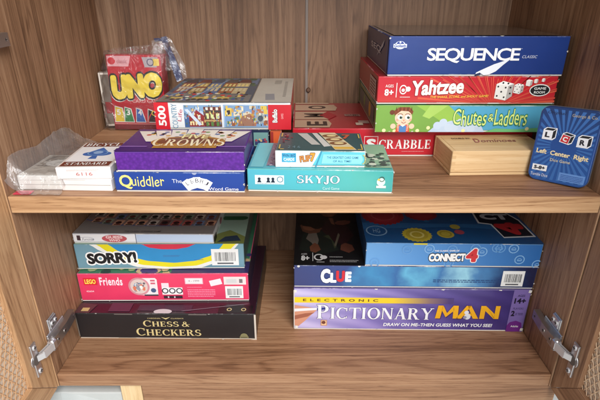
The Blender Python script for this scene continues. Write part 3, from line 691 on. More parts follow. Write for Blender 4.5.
# ---- boxes hidden behind, carrying the puzzle
r, lid = game_box('game_box', 'dark blue card box with a small picture on its end under the puzzle box', 'game box', (-.142, .170, S), 0, .0845, .14, .0462, (26, 40, 70), wear=(60, 70, 90))
a = Art(lid, 'front', .0845, .14, .0462, 'end_picture'); a.rect(.70, .38, .98, .88, (110, 150, 146), 1); a.rect(.72, .42, .96, .60, (46, 60, 96), 2)
for i in range(14): a.disc(.73+.22*random.random(), .44+.2*random.random(), .04, random.choice([(170, 60, 70), (60, 60, 110), (190, 170, 120)]), 2.5+i*.02, 8)
a.done()
r, lid = game_box('game_box', 'narrow orange card box standing next to the dark blue one under the puzzle', 'game box', (-.0565, .170, S), 0, .0200, .12, .0462, (206, 92, 50), side=(170, 60, 40))
a = Art(lid, 'front', .02, .12, .0462, 'print'); a.rect(.1, .1, .3, .9, (150, 40, 36), 1); a.done()
r, lid = game_box('game_box', 'dark maroon box behind the purple box, mostly hidden under the puzzle', 'game box', (-.2330, .172, S), 0, .088, .14, .0462, (84, 34, 34))

# ---- puzzle box
pw, pd, ph = .2190, .224, .0440; pz = S+.0466
r, lid = game_box('puzzle_box', 'white and red jigsaw puzzle box with a village street picture on its lid', 'puzzle box', (-.2400, .1680, pz), R(-.4), pw, pd, ph, (226, 228, 228), top=P((118, 116, 112), .22, coat=.5), side=(190, 40, 46), wear=(200, 200, 200))
a = Art(lid, 'front', pw, pd, ph, 'piece_count'); a.rect(0, 0, .105, 1, (208, 34, 48), 1)
vs_, _ = font_geo('500', .02, 0, 1)
a.text('500', -.0225, .36, .1275, .65, WHITE, 4, bold=.03, rot=90); a.done()
a = Art(lid, 'front', pw, pd, ph, 'series_name'); a.text('COUNTRY', .055, .40, .235, .60, (110, 150, 176), 3, bold=0, rot=90); a.text('Life', .14, .46, .23, .60, (196, 100, 120), 3, bold=0, rot=80); a.done()
a = Art(lid, 'front', pw, pd, ph, 'street_picture')
a.rect(.215, .08, .49, .90, (126, 160, 196), 1)
a.rect(.49, .08, .505, .90, (220, 224, 228), 1); a.rect(.505, .08, .83, .92, (120, 150, 190), 1)
a.poly([(.25, .10), (.36, .10), (.36, .62), (.305, .82), (.25, .5)], (140, 46, 48), 2); a.poly([(.22, .74), (.245, .76), (.345, .18), (.32, .14)], (200, 214, 230), 3); a.poly([(.27, .55), (.305, .85), (.36, .62), (.36, .52), (.305, .74), (.285, .5)], (176, 196, 220), 3.4)
a.rect(.215, .08, .25, .45, (70, 100, 150), 2); a.rect(.315, .38, .335, .54, (210, 210, 200), 4)
a.rect(.36, .10, .49, .84, (104, 52, 48), 2); a.rect(.36, .30, .49, .36, (180, 150, 100), 3); a.rect(.36, .64, .49, .70, (60, 60, 60), 3)
for u in (.375, .41, .45): a.rect(u, .40, u+.022, .60, (206, 214, 150), 3.5); a.rect(u, .72, u+.018, .82, (220, 214, 200), 3.5); a.rect(u, .13, u+.02, .28, (90, 130, 70), 3.5)
cols = [(214, 182, 80), (186, 142, 70), (220, 206, 176), (150, 90, 60), (120, 160, 190), (60, 70, 90), (206, 196, 170), (170, 110, 80), (88, 120, 90)]
rd = random.Random(4)
for i in range(90):
    u = .51+.30*rd.random(); v = .10+.72*rd.random(); a.rect(u, v, min(.828, u+.012+.022*rd.random()), min(.9, v+.06+.14*rd.random()), rd.choice(cols), 2+i*.03)
a.rect(.52, .5, .565, .80, (220, 188, 84), 5); a.rect(.53, .55, .555, .72, (60, 50, 50), 5.5); a.poly([(.60, .1), (.64, .5), (.70, .6), (.74, .1)], (150, 110, 90), 5.2); a.disc(.775, .42, .2, (150, 158, 160), 5.4, sq=.8); a.disc(.775, .42, .12, (70, 80, 90), 5.7, sq=.8)
rd = random.Random(21)
for i in range(150):
    u = rd.choice((.22+.265*rd.random(), .515+.31*rd.random())); v = .10+.74*rd.random(); q_ = .003+.006*rd.random()
    a.rect(u, v, u+q_, v+.03+.07*rd.random(), rd.choice([(230, 224, 206), (60, 52, 56), (150, 70, 60), (96, 124, 160), (196, 160, 96), (90, 110, 80), (226, 196, 110), (120, 90, 74)]), 5.75+i*.001)
for u in (.255, .275, .295, .34): a.rect(u, .16, u+.012, .30, (226, 210, 160), 5.9)
a.rect(.505, .08, .83, .13, (120, 150, 180), 6); a.rect(.505, .88, .83, .92, (160, 186, 210), 6); a.rect(.505, .08, .515, .92, (150, 180, 210), 6.2); a.done()
a = Art(lid, 'front', pw, pd, ph, 'maker_band'); a.rect(.832, 0, 1, .92, (200, 28, 42), 7); a.text('Buffalo', .832, .42, .93, .60, WHITE, 9, bold=.03, rot=90, out=(70, 20, 30), outw=.05); a.text('GAMES', .915, .46, .955, .54, (240, 180, 180), 9, bold=0, rot=90); a.done()
a = Art(lid, 'top', pw, pd, ph, 'lid_picture'); rd = random.Random(9)
a.rect(.01, .01, .70, .99, (78, 86, 100), 1)
a.rect(.02, .70, .69, .98, (96, 112, 140), 1.3)
for i in range(70): a.disc(.03+.64*rd.random(), .66+.3*rd.random(), .02+.03*rd.random(), rd.choice([(60, 84, 60), (80, 104, 70), (110, 124, 140), (70, 74, 90)]), 1.5+i*.004, 7)
for i, u in enumerate((.05, .17, .29, .41, .52)):      # row of shops
    w_ = .11; c_ = [(140, 70, 60), (170, 140, 90), (90, 110, 150), (160, 96, 60), (190, 170, 130)][i]; v0 = .30+.03*(i % 2)
    a.rect(u, v0, u+w_, .78, c_, 3); a.poly([(u-.01, .76), (u+w_+.01, .76), (u+w_*.8, .93), (u+w_*.2, .93)], [(70, 60, 66), (110, 60, 54), (66, 78, 96), (90, 80, 76), (100, 56, 50)][i], 3.3)
    for q in range(3):
        a.rect(u+.012+q*.033, .60, u+.032+q*.033, .71, (230, 206, 130), 3.6); a.rect(u+.012+q*.033, .40, u+.034+q*.033, .53, (206, 190, 150), 3.6)
    a.rect(u, .54, u+w_, .58, [(206, 196, 180), (130, 50, 50), (210, 190, 120), (80, 110, 90), (60, 80, 120)][i], 3.8); a.rect(u+.045, v0, u+.065, .38, (70, 44, 36), 3.8)
a.poly([(.01, .01), (.69, .01), (.69, .26), (.01, .34)], (120, 116, 112), 3.2)
for i in range(90):
    u, v = .03+.62*rd.random(), .05+.26*rd.random(); a.disc(u, v, .012+.018*rd.random(), rd.choice([(200, 60, 60), (230, 200, 110), (70, 90, 140), (230, 226, 214), (90, 130, 80), (60, 50, 50)]), 4+i*.01, 7, sq=.7)
for u in (.09, .25, .44): a.rect(u, .10, u+.09, .17, rd.choice([(150, 50, 50), (60, 90, 140), (200, 170, 90)]), 5); a.disc(u+.02, .10, .02, (30, 30, 34), 5.3); a.disc(u+.07, .10, .02, (30, 30, 34), 5.3)
for u0, v0, u1, v1 in ((.05, .2, .24, .75), (.24, .15, .42, .85)): a.poly([(u0, v0), (u0+.02, v0), (u1, v1), (u1-.018, v1)], (130, 150, 178), 6)
a.rect(.71, 0, 1, 1, (186, 180, 168), 1); a.lines(.84, .72, .90, .9, 6, (110, 106, 100), 2); a.lines(.93, .2, .955, .85, 14, (120, 116, 110), 2); a.rect(.80, .08, .87, .30, (140, 140, 144), 2, rot=4); a.done()

# ---- word game box, lying at the back
cw, cd, ch = .3950, .1900, .0478
r, lid = game_box('game_box', 'red word game box with pictured letter tiles on its lid and white serif lettering', 'game box', (-.0195, .1700, S), 0, cw, cd, ch, (190, 30, 44), top=P((150, 26, 36), .28, coat=.3), side=(150, 24, 34))
a = Art(lid, 'front', cw, cd, ch, 'lettering')
a.rect(.300, .20, .358, .72, (232, 200, 196), 2); a.rect(.3025, .225, .3555, .695, (196, 32, 46), 3)
a.text('S', .310, .25, .350, .63, WHITE, 4, bold=.05); a.serif('CRABBLE', .362, .27, .578, .60, WHITE, 4); a.lines(.46, .17, .56, .20, 1, (230, 170, 170), 3); a.done()
a = Art(lid, 'top', cw, cd, ch, 'tile_artwork')
tile = (176, 146, 120)
for v0, v1, u1 in ((.02, .28, .155), (.30, .60, .16), (.64, .90, .20), (.93, .995, .17)):
    a.poly([(.01, v0), (u1, v0), (u1+.012, (v0+v1)/2), (u1, v1), (.01, v1)], tile, 2)
for t, v, u in (('E', .06, .07), ('M', .36, .06), ('O', .69, .08)): a.text(t, u, v, u+.07, v+.18, (52, 34, 30), 4, bold=.03, rot=90)
a.poly([(.16, .30), (.20, .44), (.16, .60), (.12, .45)], (146, 22, 34), 3)
a.rect(.235, .42, .305, .50, (150, 110, 100), 2); a.text('GAME', .24, .43, .30, .49, (90, 40, 40), 3); a.rect(.285, .16, .33, .26, (160, 130, 120), 2); a.rect(.27, .1, .30, .18, (190, 170, 150), 3); a.done()

# ---- pile on the right
qy = .1475
hw, hd, hh = .2785, .23, .0425
chm = P((86, 170, 206), .36, coat=.2)
r, lid = game_box('game_box', 'green and sky blue children\'s game box between two red boxes', 'game box', (.1118, qy-.001, S+.0482), 0, hw, hd, hh, chm, top=(80, 150, 80), side=(120, 140, 90), wear=(110, 160, 150))
a = Art(lid, 'front', hw, hd, hh, 'landscape')
a.poly([(0, 0), (.55, 0), (.50, .25), (.44, .65), (.36, 1), (0, 1)], (122, 166, 72), 1)
a.poly([(.22, 1), (.40, 1), (.58, 0), (.47, 0)], (150, 192, 80), 1.5); a.poly([(.30, 1), (.40, 1), (.30, .5), (.26, .6)], (170, 206, 100), 2)
a.poly([(.30, .0), (.33, .18), (.37, .30), (.42, .42), (.50, .46), (.54, .32), (.60, .22), (.62, 0)], (188, 206, 226), 2.4)
for i in range(8): a.disc(.35+.032*i, .16+.12*math.sin(i*1.9)+.08, .15, (196, 212, 230), 2.6+i*.05, 16)
a.poly([(.62, 0), (.68, .14), (.80, .10), (1, .2), (1, 0)], (110, 184, 120), 3.2)
for i, (u, v) in enumerate(((.05, .06), (.11, .03), (.24, .05), (.30, .16), (.86, .12), (.50, .05))): a.disc(u, v, .07, (236, 230, 170), 3.4+i*.05, 12)
a.done()
a = Art(lid, 'front', hw, hd, hh, 'lettering')
for t, u0, u1 in (('Chutes', .435, .622), ('&', .632, .662), ('Ladders', .668, .85)):
    lo, hi = (.26, .84) if t != '&' else (.40, .68)
    a.text(t, u0, lo, u1, hi, (226, 240, 140), 6, bold=.0, warp=lambda x, y: (x, y+.05*math.sin(x*13)), out=(52, 130, 90), outw=.045)
a.done()
a = Art(lid, 'front', hw, hd, hh, 'child_drawing')
cu, cv = .155, .56
a.poly([(.115, .0), (.195, .0), (.185, .34), (.125, .34)], (216, 84, 60), 4); a.rect(.135, .0, .175, .24, (80, 130, 190), 4.4)
a.disc(.10, .22, .10, (236, 200, 170), 4.6); a.disc(.205, .22, .10, (236, 200, 170), 4.6)
a.disc(cu, cv-.02, .28, (240, 206, 178), 5, sq=1.12); a.poly([(.105, .62), (.10, .80), (.13, .93), (.185, .93), (.208, .78), (.203, .66), (.18, .78), (.14, .80)], (128, 66, 38), 5.5)
a.disc(.09, .74, .09, (110, 56, 34), 5.6)
for u in (.136, .178): a.disc(u, .56, .112, (214, 176, 150), 5.8); a.disc(u, .56, .10, (240, 238, 232), 6); a.disc(u+.005, .55, .055, (60, 110, 90), 6.2); a.disc(u+.005, .55, .034, (24, 22, 24), 6.4); a.disc(u+.008, .58, .014, WHITE, 6.6, 8); a.ring(u, .58, .125, .02, (96, 50, 30), 6.5, a0=35, a1=145, n=8)
for q_ in range(9): a.poly([(.108+.0105*q_, .80), (.113+.0105*q_, .96), (.117+.0105*q_, .80)], (150, 84, 50) if q_ % 2 else (104, 52, 30), 6.7)
for q_ in range(5): a.rect(.128-.002*q_, .05+.055*q_, .133, .075+.055*q_, (240, 224, 190), 4.5); a.rect(.178, .05+.055*q_, .184+.001*q_, .075+.055*q_, (240, 224, 190), 4.5)
a.disc(.122, .46, .05, (236, 170, 150), 5.6); a.disc(.194, .46, .05, (236, 170, 150), 5.6); a.poly([(.14, .27), (.17, .27), (.155, .20)], (240, 236, 226), 4.8)
a.disc(.158, .44, .03, (226, 150, 120), 6.6); a.ring(.158, .42, .09, .02, (150, 50, 40), 6.8, a0=200, a1=340)
a.done()
a = Art(lid, 'left', hw, hd, hh, 'end_print'); a.rect(.1, .2, .9, .8, (96, 110, 110), 1); a.disc(.7, .5, .3, (196, 170, 70), 2); a.disc(.4, .5, .25, (120, 160, 90), 2.3); a.rect(0, 0, .04, 1, (170, 180, 150), 2); a.done()

yw, yd, yh = .2745, .23, .0422; yz = S+.0925
r, lid = game_box('game_box', 'red dice game box with white slanted lettering and dice on its side', 'game box', (.1112, qy, yz), 0, yw, yd, yh, gradmat('red_print', 'Z', .0422, [(0, (196, 66, 58)), (.35, (198, 36, 48)), (1, (188, 22, 42))]), top=(150, 24, 34), side=(160, 30, 38), wear=(190, 40, 50))
a = Art(lid, 'front', yw, yd, yh, 'burst_rays')
for i in range(44):
    g = math.pi*(i+.5)/44; g2 = g+.028; k = yh/yw
    u_ = lambda an, q: (.66+q*math.cos(an)*k, -.25+q*math.sin(an))
    q0, q1 = .35, .95+.15*(i % 2)
    a.poly([u_(g, q0), u_(g2, q0), u_(g2, q1*(1+1.6*abs(math.cos(g)))), u_(g, q1*(1+1.6*abs(math.cos(g))))], (222, 92, 66) if i % 2 else (212, 74, 60), 1)
a.done()
a = Art(lid, 'front', yw, yd, yh, 'lettering')
a.text('Yahtzee', .195, .34, .480, .88, (244, 238, 226), 5, bold=.035, shear=.12, rot=3.0, out=(150, 20, 34), outw=.03)
a.text('THE SHAKE, SCORE, and SHOUT GAME!', .30, .215, .625, .315, (240, 196, 70), 4, bold=.01, shear=.2, rot=1.2); a.done()
a = Art(lid, 'front', yw, yd, yh, 'age_badge')
a.text('AGES', .045, .60, .09, .70, WHITE, 3, bold=0); a.text('8+', .042, .30, .092, .54, WHITE, 3, bold=.03); a.rect(.106, .24, .110, .76, WHITE, 3)
a.ring(.145, .52, .17, .04, WHITE, 3, sq=.8); a.disc(.145, .5, .06, WHITE, 3.3); a.disc(.172, .54, .09, WHITE, 3.1); a.lines(.13, .24, .19, .29, 1, WHITE, 3); a.done()
a = Art(lid, 'front', yw, yd, yh, 'dice')
def die(cu, cv, s, pips=True):
    k = yh/yw
    a.poly([(cu-.5*s*k, cv-.42*s), (cu+.18*s*k, cv-.55*s), (cu+.22*s*k, cv+.30*s), (cu-.48*s*k, cv+.40*s)], (232, 230, 224), 5)
    a.poly([(cu+.18*s*k, cv-.55*s), (cu+.52*s*k, cv-.30*s), (cu+.54*s*k, cv+.42*s), (cu+.22*s*k, cv+.30*s)], (176, 172, 168), 5)
    a.poly([(cu-.48*s*k, cv+.40*s), (cu+.22*s*k, cv+.30*s), (cu+.54*s*k, cv+.42*s), (cu-.1*s*k, cv+.58*s)], (246, 244, 240), 5)
    if pips:
        for x, y in ((-.36, .26), (.08, .2), (-.14, -.04), (-.36, -.28), (.06, -.36), (.36, .2), (.38, -.14), (-.1, .47), (.2, .44)): a.disc(cu+x*s*k, cv+y*s, .055*s, (24, 22, 24), 6, 10)
die(.705, .47, .62); die(.785, .55, .34); die(.838, .76, .22, False); die(.875, .82, .14, False); die(.915, .86, .12, False); a.done()
a = Art(lid, 'front', yw, yd, yh, 'maker_badge'); a.disc(.905, .50, .22, (235, 235, 230), 7, sq=1.7); a.disc(.905, .50, .185, (24, 24, 28), 7.3, sq=1.85)
a.text('GAME', .872, .52, .938, .61, WHITE, 8, bold=.02); a.text('ROOM', .875, .38, .935, .47, WHITE, 8, bold=.02); a.done()
a = Art(lid, 'left', yw, yd, yh, 'end_label'); a.rect(.66, .12, .95, .8, (196, 180, 176), 2); a.lines(.69, .2, .92, .75, 5, (120, 60, 60), 3); a.done()

gw, gd, gh = .2655, .235, .0575; gz = S+.1350
r, lid = game_box('game_box', 'navy blue board game box with white capitals above the red dice game', 'game box', (.1243, qy, gz), 0, gw, gd, gh, (20, 52, 122), top=P((58, 56, 62), .25, coat=.6), side=(20, 40, 100), wear=(34, 60, 130))
a = Art(lid, 'front', gw, gd, gh, 'lettering')
a.text('SEQUENCE', .218, .33, .735, .70, (240, 240, 244), 5, bold=.018, sp=.86); a.text('CLASSIC', .750, .45, .835, .52, (200, 206, 226), 4, bold=0, shear=.2); a.done()
a = Art(lid, 'front', gw, gd, gh, 'arrow'); 
a.poly([(.500, .03), (.505, .09), (.535, .16), (.60, .30), (.690, .44), (.650, .28), (.615, .12), (.58, .04), (.55, .02), (.53, .07)], (228, 232, 240), 6.5)
a.poly([(.497, .0), (.532, .03), (.527, .09), (.502, .05)], (26, 40, 80), 7); a.done()
a = Art(lid, 'front', gw, gd, gh, 'small_print'); a.lines(.735, .68, .745, .70, 1, (200, 206, 220), 3); a.done()
a = Art(lid, 'front', gw, gd, gh, 'maker_badge'); a.disc(.062, .77, .10, (210, 220, 236), 3, sq=1.35); a.disc(.062, .79, .075, (24, 56, 138), 3.3, sq=1.3); a.rect(.025, .71, .099, .80, (220, 228, 240), 4); a.text('Goliath', .029, .72, .095, .79, (24, 56, 138), 5, bold=.03); a.disc(.062, .84, .025, (220, 228, 240), 4); a.done()
a = Art(lid, 'left', gw, gd, gh, 'end_lettering'); a.text('SEQ', .25, .42, .72, .62, (190, 196, 210), 4, bold=.02, rot=0); a.poly([(.55, .3), (.8, .66), (.84, .85), (.7, .6)], (180, 190, 206), 4.5); a.rect(.95, 0, .975, 1, (60, 84, 150), 3); a.done()
a = Art(lid, 'top', gw, gd, gh, 'lid_reflection'); a.rect(.03, .03, .97, .97, P((84, 72, 62), .22, coat=.6), 1); a.done()  # brown reflection of the wooden back wall, painted into the lid colour

# ---- wooden box
ww, wd, wh = .150, .086, .0378
r = tag(empty('wooden_box', (.2168, .0790, S), R(2.0)), 'pale pine wooden box with a sliding lid and red script on top', 'wooden box')
PIN = [(p, (c[0]*.97, c[1]*.94, c[2]*.91)) for p, c in PIN]
pmx = wood('pine', 'X', PIN, (3, 6, 1), scale=1.6)
bm = bmesh.new(); bx(bm, 0, 0, 0, ww, wd, .0045, .0006, mi=0)
link('base_board', bm, [pmx], r)
for y0, y1 in ((0, .006), (wd-.006, wd)): bm = bmesh.new(); bx(bm, 0, y0, .0048, ww, y1, wh, .0008); link('side_board', bm, [pmx], r)
a = Art(r, 'front', ww, wd, wh, 'corner_joint')
for k_ in range(3): a.rect(.003, .16+.27*k_, .040, .29+.27*k_, (214, 178, 130), 1)
for v_ in (.12,): a.rect(.0, v_, 1, v_+.010, (176, 138, 94), 1.2)
a.done()
pmy = wood('pine_y', 'Y', PIN, (1, 1, 1), scale=1.6)
for x0, x1 in ((.0004, .006), (ww-.006, ww-.0004)): bm = bmesh.new(); bx(bm, x0, .0062, .0048, x1, wd-.0062, wh-.0006, .0006); link('end_board', bm, [pmy], r)
bm = bmesh.new(); bx(bm, .0062, .0062, wh-.006, ww-.0062, wd-.0062, wh-.0004, .0006); sl = link('sliding_lid', bm, [wood('pine_l', 'X', PIN, (7, 2, 4), scale=1.5)], r)
a = Art(sl, 'top', ww, wd, wh-.0002, 'red_script')
a.text('D', .33, .50, .40, .74, (168, 96, 90), 2, bold=.02, shear=.3); a.text('ominoes', .405, .52, .78, .68, (156, 98, 88), 2, bold=.015, shear=.3); a.text('DOUBLE SIX', .13, .72, .33, .80, (70, 50, 46), 2, bold=.01); a.done()

# ---- blue tin leaning at the right
tw, th, td = .0775, .1060, .020
tr_ = empty('game_tin', (.3275, .0700, S+.0005)); tr_.rotation_euler = (R(-9), R(-1.5), R(-41)); tag(tr_, 'blue dice game tin with rounded corners leaning in front of the wooden box', 'tin')
def rrect(w, h, r, n=7, x0=0, z0=0):
    o = []
    for cx, cz, a0 in ((w-r, r, -90), (w-r, h-r, 0), (r, h-r, 90), (r, r, 180)):
        for i in range(n): t = R(a0+90*i/(n-1)); o.append((x0+cx+r*math.cos(t), z0+cz+r*math.sin(t)))
    return o
def tin_shell(bm, prof, mi=0):
    """prof: list of (inset, y)"""
    rings = []
    for ins, y in prof:
        rings.append([bm.verts.new((x, y, z)) for x, z in rrect(tw-2*ins, th-2*ins, max(.002, .0115-ins), x0=ins, z0=ins)])
    for A, B in zip(rings, rings[1:]):
        n = len(A)
        for i in range(n):
            f = bm.faces.new((A[i], A[(i+1) % n], B[(i+1) % n], B[i])); f.smooth = True; f.material_index = mi
    return rings
tinblue = gradmat('tin_print', 'Z', th, [(0, (36, 84, 154)), (.5, (32, 74, 144)), (1, (28, 54, 104))], rough=.3, coat=.5)
bm = bmesh.new(); rg = tin_shell(bm, [(.0016, 0), (.0007, .0003), (.0001, .0010), (0, .002), (0, .0085), (.0002, .0092)]); bm.faces.new(rg[0][::-1]).material_index = 0
bmesh.ops.recalc_face_normals(bm, faces=bm.faces); tl = link('lid', bm, [tinblue], tr_)
bm = bmesh.new(); rg = tin_shell(bm, [(.0012, .0088), (.0012, td-.002), (.003, td)]); bm.faces.new(rg[-1]); bmesh.ops.recalc_face_normals(bm, faces=bm.faces); link('tin_base', bm, [P((60, 66, 84), .3, metal=.8)], tr_)
bm = bmesh.new(); rg = tin_shell(bm, [(.0000, .0075), (-.0007, .0080), (-.0009, .0088), (-.0005, .0096), (.0004, .0098)]); bmesh.ops.recalc_face_normals(bm, faces=bm.faces); link('rolled_rim', bm, [P((150, 160, 178), .3, metal=.8)], tl)
a = Art(tl, 'front', tw, td, th, 'sun_rays')
k = th/tw
for i in range(36):
    g, g2 = 2*math.pi*i/36, 2*math.pi*(i+.5)/36
    pts = []
    for an, q in ((g, .16), (g2, .16), (g2, .9), (g, .9)):
        dx, dy = q*math.cos(an)*k, q*math.sin(an)
        sc = min(1, .455/max(abs(dx), 1e-6), .465/max(abs(dy), 1e-6)); pts.append((.5+dx*sc, .5+dy*sc))
    a.poly(pts, (54, 104, 172), 1)
a.done()
a = Art(tl, 'front', tw, td, th, 'letter_dice')
def ldie(cu, cv, s, t, col, rot):
    q = s; an = R(rot)
    def Rr(x, y): return (cu+(x*math.cos(an)-y*math.sin(an))*k*q, cv+(x*math.sin(an)+y*math.cos(an))*q)
    a.poly([Rr(-.62, -.62), Rr(.62, -.62), Rr(.95, -.3), Rr(.95, .92), Rr(-.28, .92), Rr(-.62, .62)], (238, 240, 244), 3)
    a.poly([Rr(.52, -.5), Rr(.86, -.22), Rr(.86, .78), Rr(.52, .46)], (28, 28, 34), 4); a.poly([Rr(-.5, .56), Rr(.5, .56), Rr(.82, .84), Rr(-.2, .84)], (28, 28, 34), 4)
    a.poly([Rr(-.52, -.52), Rr(.46, -.52), Rr(.46, .48), Rr(-.52, .48)], col, 4)
    a.text(t, cu-.27*q*k-.01, cv-.34*q, cu+.24*q*k, cv+.32*q, (34, 34, 44) if col != (196, 40, 48) else WHITE, 5, bold=.05, rot=rot)
ldie(.20, .625, .105, 'L', (232, 234, 240), 0); ldie(.50, .60, .095, 'C', (196, 40, 48), -12); ldie(.78, .585, .105, 'R', (232, 234, 240), 0); a.done()
a = Art(tl, 'front', tw, td, th, 'lettering')
a.text('Left  Center  Right', .07, .345, .93, .425, (232, 214, 170), 4, bold=.035, rot=-1.5); a.text('Dice Game', .33, .285, .66, .325, (206, 196, 170), 4, bold=.01)
a.text('George & Co.', .52, .88, .92, .93, (180, 170, 150), 4, bold=.0); a.text('Original', .12, .89, .42, .94, (26, 36, 70), 4, bold=.0, shear=.3)
a.rect(.06, .135, .31, .215, (236, 238, 240), 3); a.text('5-8+', .09, .15, .28, .20, (20, 24, 40), 5, bold=.05); a.text('Tumble Dice', .055, .06, .35, .10, (220, 224, 232), 4, bold=0)
a.rect(.53, .05, .95, .16, (96, 140, 204), 3); a.lines(.56, .065, .92, .145, 4, (40, 80, 150), 4); a.done()

# ================================================================== LOWER SHELF, left pile
bw, bd, bh = .3150, .240, .0555
r, lid = game_box('game_box', 'black board game box with gold capitals at the bottom of the left pile', 'game box', (-.3985, .0870, 0), R(-.6), bw, bd, bh, (34, 33, 36), top=P((48, 22, 36), .3, coat=.4), side=(20, 19, 21), wear=(46, 44, 44), tray=(200, 190, 176))
a = Art(lid, 'front', bw, bd, bh, 'lettering'); gld = (214, 196, 140)
a.serif([('C', 1.2), ('HESS', 1), (' ', .6), ('&', 1)], .372, .50, .632, .74, gld, 4); a.serif([('C', 1.2), ('HECKERS', 1)], .327, .14, .690, .44, gld, 4)
a.text('CARDINAL', .40, .80, .475, .84, gld, 3, bold=0); a.text('CLASSICS', .53, .80, .60, .84, gld, 3, bold=0); a.poly([(.477, .87), (.502, .83), (.527, .87), (.502, .78)], gld, 4); a.done()
a = Art(lid, 'front', bw, bd, bh, 'maker_badge'); a.ring(.93, .13, .12, .12, (130, 126, 90), 2, a0=0, a1=180); a.rect(.905, .06, .955, .13, (120, 116, 84), 3); a.lines(.912, .08, .95, .12, 1, (40, 40, 36), 4); a.done()
a = Art(lid, 'front', bw, bd, bh, 'tuck_tab')
for u in (.22, .63): a.rect(u, 0, u+.10, .035, (160, 130, 100), 3); a.rect(u-.0, .955, u+.10, .985, (120, 110, 106), 3)
a.rect(.99, .03, 1, .98, (206, 196, 184), 4); a.poly([(.965, .0), (1, 0), (1, .10), (.985, .03)], (200, 190, 176), 4.5); a.rect(0, .1, .006, .9, (120, 110, 100), 4); a.done()
a = Art(lid, 'top', bw, bd, bh, 'window_lid')
a.poly([(.0, .0), (.08, 0), (.10, .10), (.0, .12)], (84, 56, 60), 1); a.rect(.18, .02, .30, .12, (88, 50, 70), 2); a.rect(.34, .03, .64, .10, (70, 44, 62), 2)
a.poly([(.58, .03), (.60, .03), (.96, .12), (.94, .12)], (140, 128, 140), 3); a.rect(.79, .01, .98, .10, (20, 18, 22), 2); a.ring(.85, .05, .018, .006, gld, 4); a.ring(.93, .05, .018, .006, gld, 4)
a.rect(.03, .02, .07, .06, (196, 176, 120), 4); a.disc(.485, .02, .03, (206, 196, 200), 4, sq=2.2); a.done()

fw_, fd_, fh_ = .3010, .255, .0585
r, lid = game_box('toy_box', 'bright pink toy building set box in the left pile', 'toy box', (-.3985, .1195, .0563), R(.3), fw_, fd_, fh_, (226, 58, 98), top=P((60, 120, 90), .4), side=(40, 34, 60), wear=(232, 90, 130))
a = Art(lid, 'front', fw_, fd_, fh_, 'brand_badge')
a.rect(.035, .60, .113, .84, (214, 40, 50), 2); a.text('LEGO', .042, .64, .106, .80, (250, 232, 90), 4, bold=.03); a.done()
a = Art(lid, 'front', fw_, fd_, fh_, 'lettering'); a.text('Friends', .128, .58, .262, .87, (244, 222, 232), 4, bold=.03, sp=1.12); a.text('42604', .04, .34, .085, .40, (246, 214, 224), 3, bold=.01); a.done()
a = Art(lid, 'front', fw_, fd_, fh_, 'set_picture'); a.poly([(.36, .22), (.462, .22), (.464, .78), (.455, .84), (.36, .84)], (232, 224, 226), 2); a.disc(.355, .54, .32, (208, 140, 150), 3); a.disc(.355, .54, .26, (216, 196, 190), 3.4)
for i in range(34): a.disc(.357+.06*(random.random()-.5), .52+.30*(random.random()-.5), .03+.04*random.random(), random.choice([(150, 150, 160), (110, 100, 110), (236, 236, 230), (216, 120, 90), (90, 130, 170)]), 3.8+i*.01, 6)
a.rect(.425, .72, .452, .78, (206, 100, 120), 4); a.rect(.425, .62, .452, .68, (206, 100, 120), 4); a.rect(.38, .2, .462, .25, (60, 60, 70), 4); a.disc(.437, .40, .08, (70, 90, 130), 4.5); a.done()
a = Art(lid, 'front', fw_, fd_, fh_, 'info_strip'); a.rect(.487, .24, .608, .50, (238, 236, 236), 2); a.rect(.487, .50, .53, .66, (238, 214, 222), 2); a.rect(.492, .10, .603, .20, (60, 40, 50), 2.5)
for u in (.505, .547, .589): a.ring(u, .38, .10, .035, (50, 50, 60), 3)
for u in (.516, .553): a.rect(u, .12, u+.008, .18, (220, 210, 214), 3)
a.done()
a = Art(lid, 'front', fw_, fd_, fh_, 'price_sticker')
a.rect(.627, .62, .733, .84, (240, 180, 196), 3); a.rect(.632, .64, .728, .82, (234, 226, 228), 3.5); a.text('4 - 1999', .648, .70, .712, .77, (170, 150, 156), 5, bold=.01); a.done()
a = Art(lid, 'front', fw_, fd_, fh_, 'sticker'); a.rect(.772, .58, .842, .78, (244, 224, 230), 4, rot=14); a.done()
a = Art(lid, 'front', fw_, fd_, fh_, 'price_label'); a.rect(.855, .60, .985, .88, (226, 214, 214), 4); a.rect(.87, .66, .93, .80, (206, 206, 206), 5); a.rect(.945, .66, .965, .80, (120, 110, 114), 5); a.done()
a = Art(lid, 'front', fw_, fd_, fh_, 'small_print'); a.lines(.637, .16, .80, .46, 5, (248, 150, 180), 3); a.lines(.637, .50, .73, .54, 1, (248, 150, 180), 3); a.done()
a = Art(lid, 'front', fw_, fd_, fh_, 'barcode_label'); a.barcode(.86, .10, .965, .54, 2, 5); a.done()
a = Art(lid, 'top', fw_, fd_, fh_, 'lid_picture'); rd = random.Random(2)
for i in range(120): a.rect(rd.random()*.96, rd.random()*.2, rd.random()*.96, 0, (60, 120, 90), .5) if 0 else a.disc(rd.random(), rd.random()*.25, .01+.03*rd.random(), rd.choice([(40, 90, 60), (200, 170, 130), (60, 50, 110), (30, 60, 50), (150, 170, 120)]), 1+i*.02, 7)
a.rect(.55, .0, 1, .15, (52, 44, 92), 4); a.done()

